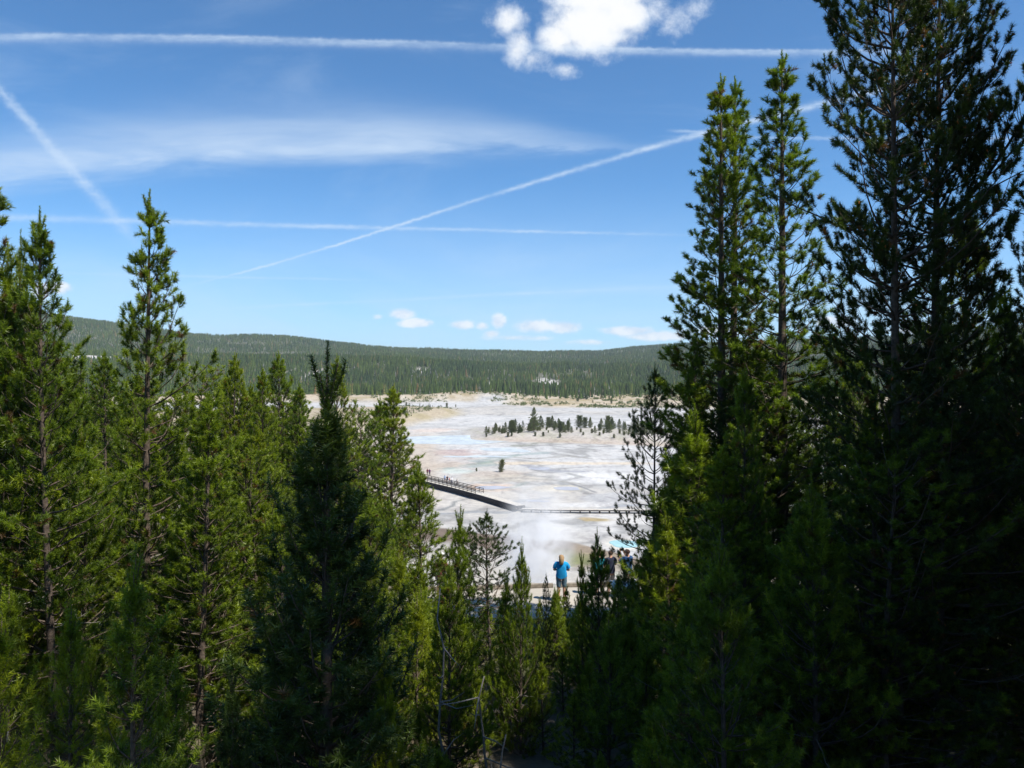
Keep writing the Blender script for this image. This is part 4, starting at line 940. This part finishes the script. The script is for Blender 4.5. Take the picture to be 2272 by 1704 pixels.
    def wear(name, sel, off, m):
        sel = np.array(sel); vm = -np.ones(len(P_), int); fs = [f.vertices[:] for f in ev.polygons if sum(bool(sel[i]) for i in f.vertices) >= max(2, len(f.vertices) - 1)]
        ids = sorted({i for f in fs for i in f}); vm[ids] = range(len(ids))
        if not ids: return
        v = P_[ids] + Nn[ids] * (off + .008 * np.sin(P_[ids][:, 2:3] * 40 + P_[ids][:, 0:1] * 25)); m2 = bpy.data.meshes.new(name); m2.from_pydata(v.tolist(), [], [tuple(int(vm[i]) for i in f) for f in fs]); m2.materials.append(m)
        m2.polygons.foreach_set('use_smooth', [True] * len(m2.polygons)); link(name, m2, e)
    wear('shirt', (torso & (P_[:, 2] > .86)) | uarm, .024, cloth(shirt)); wear('shorts' if short else 'trousers', leg & (P_[:, 2] < .98), .016, cloth(legs)); wear('shoes', foot, .012, cloth((.30, .28, .27)))
    wear('hair', scalp, .020, cloth(hair))
    if long_hair:
        b = MB(); b.tube([(0, -.045, 1.68), (0, -.085, 1.62), (0, -.10, 1.54), (0, -.115, 1.45), (0, -.125, 1.36)], [.055, .088, .098, .092, .060], 10); q = b.build('long_hair', cloth(hair), e, None, True)
    if cap:
        b = MB(); b.tube([(0, 0, 1.655), (0, 0, 1.70), (0, 0, 1.735)], [.105, .095, .05], 12); b.box((0, .13, 1.665), (.14, .12, .012)); b.build('cap', cloth(cap), e)
    b = MB()
    for sx in (-.032, .032): b.tube([(sx, .100, 1.618), (sx, .112, 1.618)], [.011, .008], 6)
    b.build('eyes', cloth((.04, .03, .03)), e)
    return e
def stand(label, px, d, rz, H, *a, **k): x, y = at(px, d); return person(label, x, y, tz(x, 27.8), rz, H, *a, **k)
stand('woman with long fair hair in a bright blue shirt seen from behind', 561.5, 28.1, R(-4), 1.66, (.02, .30, .62), (.10, .16, .20), (.36, .24, .13), True, 'front', fat=1.12)
man = stand('man in a navy blue shirt and khaki shorts raising a camera', 627.5, 28.5, R(42), 1.78, (.035, .085, .20), (.30, .26, .20), (.055, .035, .03), False, 'up')
stand('person in a turquoise shirt half hidden behind the spiky green pine', 599, 28.9, R(10), 1.62, (.06, .38, .42), (.10, .10, .12), (.10, .06, .04), False, 'down')
stand('person in a dark grey shirt just left of the man raising a camera', 610.5, 28.8, R(30), 1.66, (.035, .04, .065), (.35, .33, .30), (.06, .04, .03), False, 'front')
stand('person in a white cap and maroon shirt glimpsed through the trees on the left', 441, 28.2, R(-20), 1.68, (.22, .04, .05), (.12, .12, .16), (.10, .07, .05), False, 'down', cap=(.75, .75, .74))
cz = Vector(man.location) + Matrix.Rotation(R(42), 3, 'Z') @ Vector((0, .235 * 1.035, 1.635 * 1.035)); b = MB(); b.box((0, 0, 0), (.13, .06, .08)); b.tube([(0, .03, 0), (0, .085, 0)], [.034, .032], 12); b.box((.03, 0, .048), (.04, .03, .016))
o = b.build('camera', cloth((.015, .015, .017)), None, cz); o.rotation_euler = (0, 0, R(42)); tag(o, 'small black camera held up by the man in the navy shirt', 'camera')
def on_walk(label, px, d, rz, H, *a, **k): x, y = at(px, d); return person(label, x, y, 1.21, rz, H, *a, **k)
on_walk('visitor in a light blue shirt, leftmost of the group on the railed boardwalk', 444.8, 187.5, R(20), 1.7, (.35, .45, .62), (.10, .14, .30), (.08, .05, .04))
on_walk('visitor in black behind the one in red on the boardwalk', 447.3, 186.6, R(200), 1.66, (.03, .03, .05), (.04, .04, .07), (.04, .03, .03))
on_walk('child in a red shirt amid the group on the boardwalk', 449.4, 184.6, R(100), 1.45, (.60, .05, .04), (.10, .10, .16), (.05, .04, .03))
on_walk('visitor in white and navy right of the child in red', 451.8, 183.8, R(60), 1.78, (.70, .70, .72), (.03, .04, .10), (.04, .03, .03), short=False)
on_walk('visitor in a pale top standing apart at the right end of the railing', 457.0, 180.5, R(-40), 1.66, (.60, .52, .44), (.03, .03, .05), (.04, .03, .03), short=False)
on_walk('visitor in purple at the left, just clear of the pine tip', 429.6, 199.5, R(0), 1.72, (.10, .03, .14), (.04, .03, .06), (.04, .03, .03), short=False)
on_walk('visitor in dark maroon beside the one in purple', 427.4, 200.6, R(30), 1.68, (.14, .03, .05), (.05, .04, .05), (.04, .03, .03), short=False)

# ---------------------------------------------------------------- dead stems and fallen logs
def snag(px, py, d, H, seed, label):
    rs = random.Random(seed); x, y = at(px, d); zt_ = ZC - (py - HZ) / FX * d; zb = hz1(x, y) - .1; H = max(H, zt_ - zb); e = empty('dead_tree', (x, y, zb)); b = MB(); pts = []; px_ = py_ = 0
    for i in range(10):
        pts.append((px_, py_, H * i / 9)); px_ += rs.gauss(0, .06) * H / 3 + .01; py_ += rs.gauss(0, .05) * H / 3
    b.tube(pts, [.024 * (1 - i / 11) + .005 for i in range(10)], 7); b.build('trunk', M_DEAD, e, None, True)
    for k in range(7):
        i = rs.randint(3, 8); a = rs.uniform(0, 6.28); l = rs.uniform(.25, .7); p = Vector(pts[i]); dv_ = Vector((math.cos(a), math.sin(a), rs.uniform(-.5, .4))); q = p + dv_ * l * .5; b = MB()
        b.tube([p, q, q + (dv_ + Vector((0, 0, rs.uniform(-.5, .5)))) * l * .5], [.013, .009, .003], 5, False); b.build('branch', M_DEAD, e, None, True)
    tag(e, label, 'dead tree')
snag(440, 590, 12.5, 2.2, 1, 'crooked grey dead stem in the green thicket left of bottom centre')
snag(474, 668, 12.0, 1.6, 2, 'pale leaning dead stem low in the thicket at bottom centre')
snag(490, 735, 10.5, 1.4, 4, 'short pale dead stem at the very bottom centre')
M_LOG = mat('log_grey', (.30, .27, .24), .9, .1, .3, 10, .5)
for i, (px, d, L, rz, lab) in enumerate([(985, 16.5, 3.6, .1, 'long grey fallen log on the ground at the lower right'), (930, 17.5, 2.6, -.25, 'shorter fallen log left of the long grey one'), (1010, 14.8, 2.8, .35, 'fallen log lying nearest the lower right corner'), (215, 15.5, 2.6, .6, 'fallen grey log half hidden in the left thicket')]):
    x, y = at(px, d); z = hz1(x, y) + .09; b = MB(); b.tube([(t * L, .06 * math.sin(t * 5 + i), hz1(x + t * L * math.cos(rz), y + t * L * math.sin(rz)) + .09 - z) for t in np.linspace(0, 1, 8)], np.linspace(.11, .06, 8), 9)
    o = b.build('fallen_log', M_LOG, None, (x, y, z), True); o.rotation_euler = (0, 0, rz); tag(o, lab, 'log')

# ---------------------------------------------------------------- steam and haze
def steam(name, c, rad, dens, label, lean=0.0, sc=.45):
    b = MB(); n = 14; v = [(0, 0, -1)]
    for i in range(1, n):
        for k in range(20): a = math.pi * i / n; t = 6.2832 * k / 20; v.append((math.sin(a) * math.cos(t), math.sin(a) * math.sin(t), -math.cos(a)))
    v.append((0, 0, 1)); f = [(0, 1 + (k + 1) % 20, 1 + k) for k in range(20)] + [(1 + i * 20 + k, 1 + i * 20 + (k + 1) % 20, 21 + i * 20 + (k + 1) % 20, 21 + i * 20 + k) for i in range(n - 2) for k in range(20)] + [(len(v) - 1, len(v) - 21 + k, len(v) - 21 + (k + 1) % 20) for k in range(20)]
    b.add(np.array(v) * np.array(rad), f)
    m = bpy.data.materials.new(name); m.use_nodes = True; m.node_tree.nodes.clear(); g = NG(m.node_tree)
    P_ = g.n('ShaderNodeTexCoord').outputs['Object']; q = g.v('MULTIPLY', P_, tuple(1 / k for k in rad)); L = g.v('LENGTH', q)
    se = g.n('ShaderNodeSeparateXYZ'); g.put(se.inputs[0], q)
    nz = g.noise(P_, sc, 5, .6, .8); fall = g.smooth(L, 1.0, .25)
    dn = g.m('MULTIPLY', g.m('MULTIPLY', g.smooth(nz, .34, .68), fall), g.smooth(se.outputs[2], 1.0, -.5, .25, 1.0)); dn = g.m('MULTIPLY', dn, dens)
    pv = g.n('ShaderNodeVolumePrincipled'); pv.inputs['Color'].default_value = (.995, .996, .998, 1); g.put(pv.inputs['Density'], dn)
    g.nt.links.new(pv.outputs[0], g.n('ShaderNodeOutputMaterial').inputs['Volume'])
    o = b.build(name, m, None, c); o.rotation_euler = (0, lean, 0); tag(o, label, 'steam'); return o
steam('steam_plume', (2.1, 72, 10.6), (4.2, 3.2, 8.6), 1.15, 'drifting white steam plume rising before the pale flats', R(6))
steam('steam_plume', (-.9, 60, 7.9), (1.3, 1.3, 4.6), 1.6, 'thin column of steam at the left of the wide plume', R(4), .8)
H_HAZE = 0.7e-4
zt = float(Z.max()) + 20; zb = float(Z.min()) - 1.5
b = MB(); b.box((0, 0, (zt + zb) / 2), (15800, 15800, zt - zb)); hm_ = bpy.data.materials.new('haze'); hm_.use_nodes = True; hm_.node_tree.nodes.clear()
g = NG(hm_.node_tree); pv = g.n('ShaderNodeVolumePrincipled'); pv.inputs['Color'].default_value = (.80, .90, 1.0, 1); pv.inputs['Density'].default_value = H_HAZE; pv.inputs['Anisotropy'].default_value = .2
g.nt.links.new(pv.outputs[0], g.n('ShaderNodeOutputMaterial').inputs['Volume'])
tag(b.build('haze', hm_), 'thin blue haze in the air over the valley', 'haze', kind='stuff')
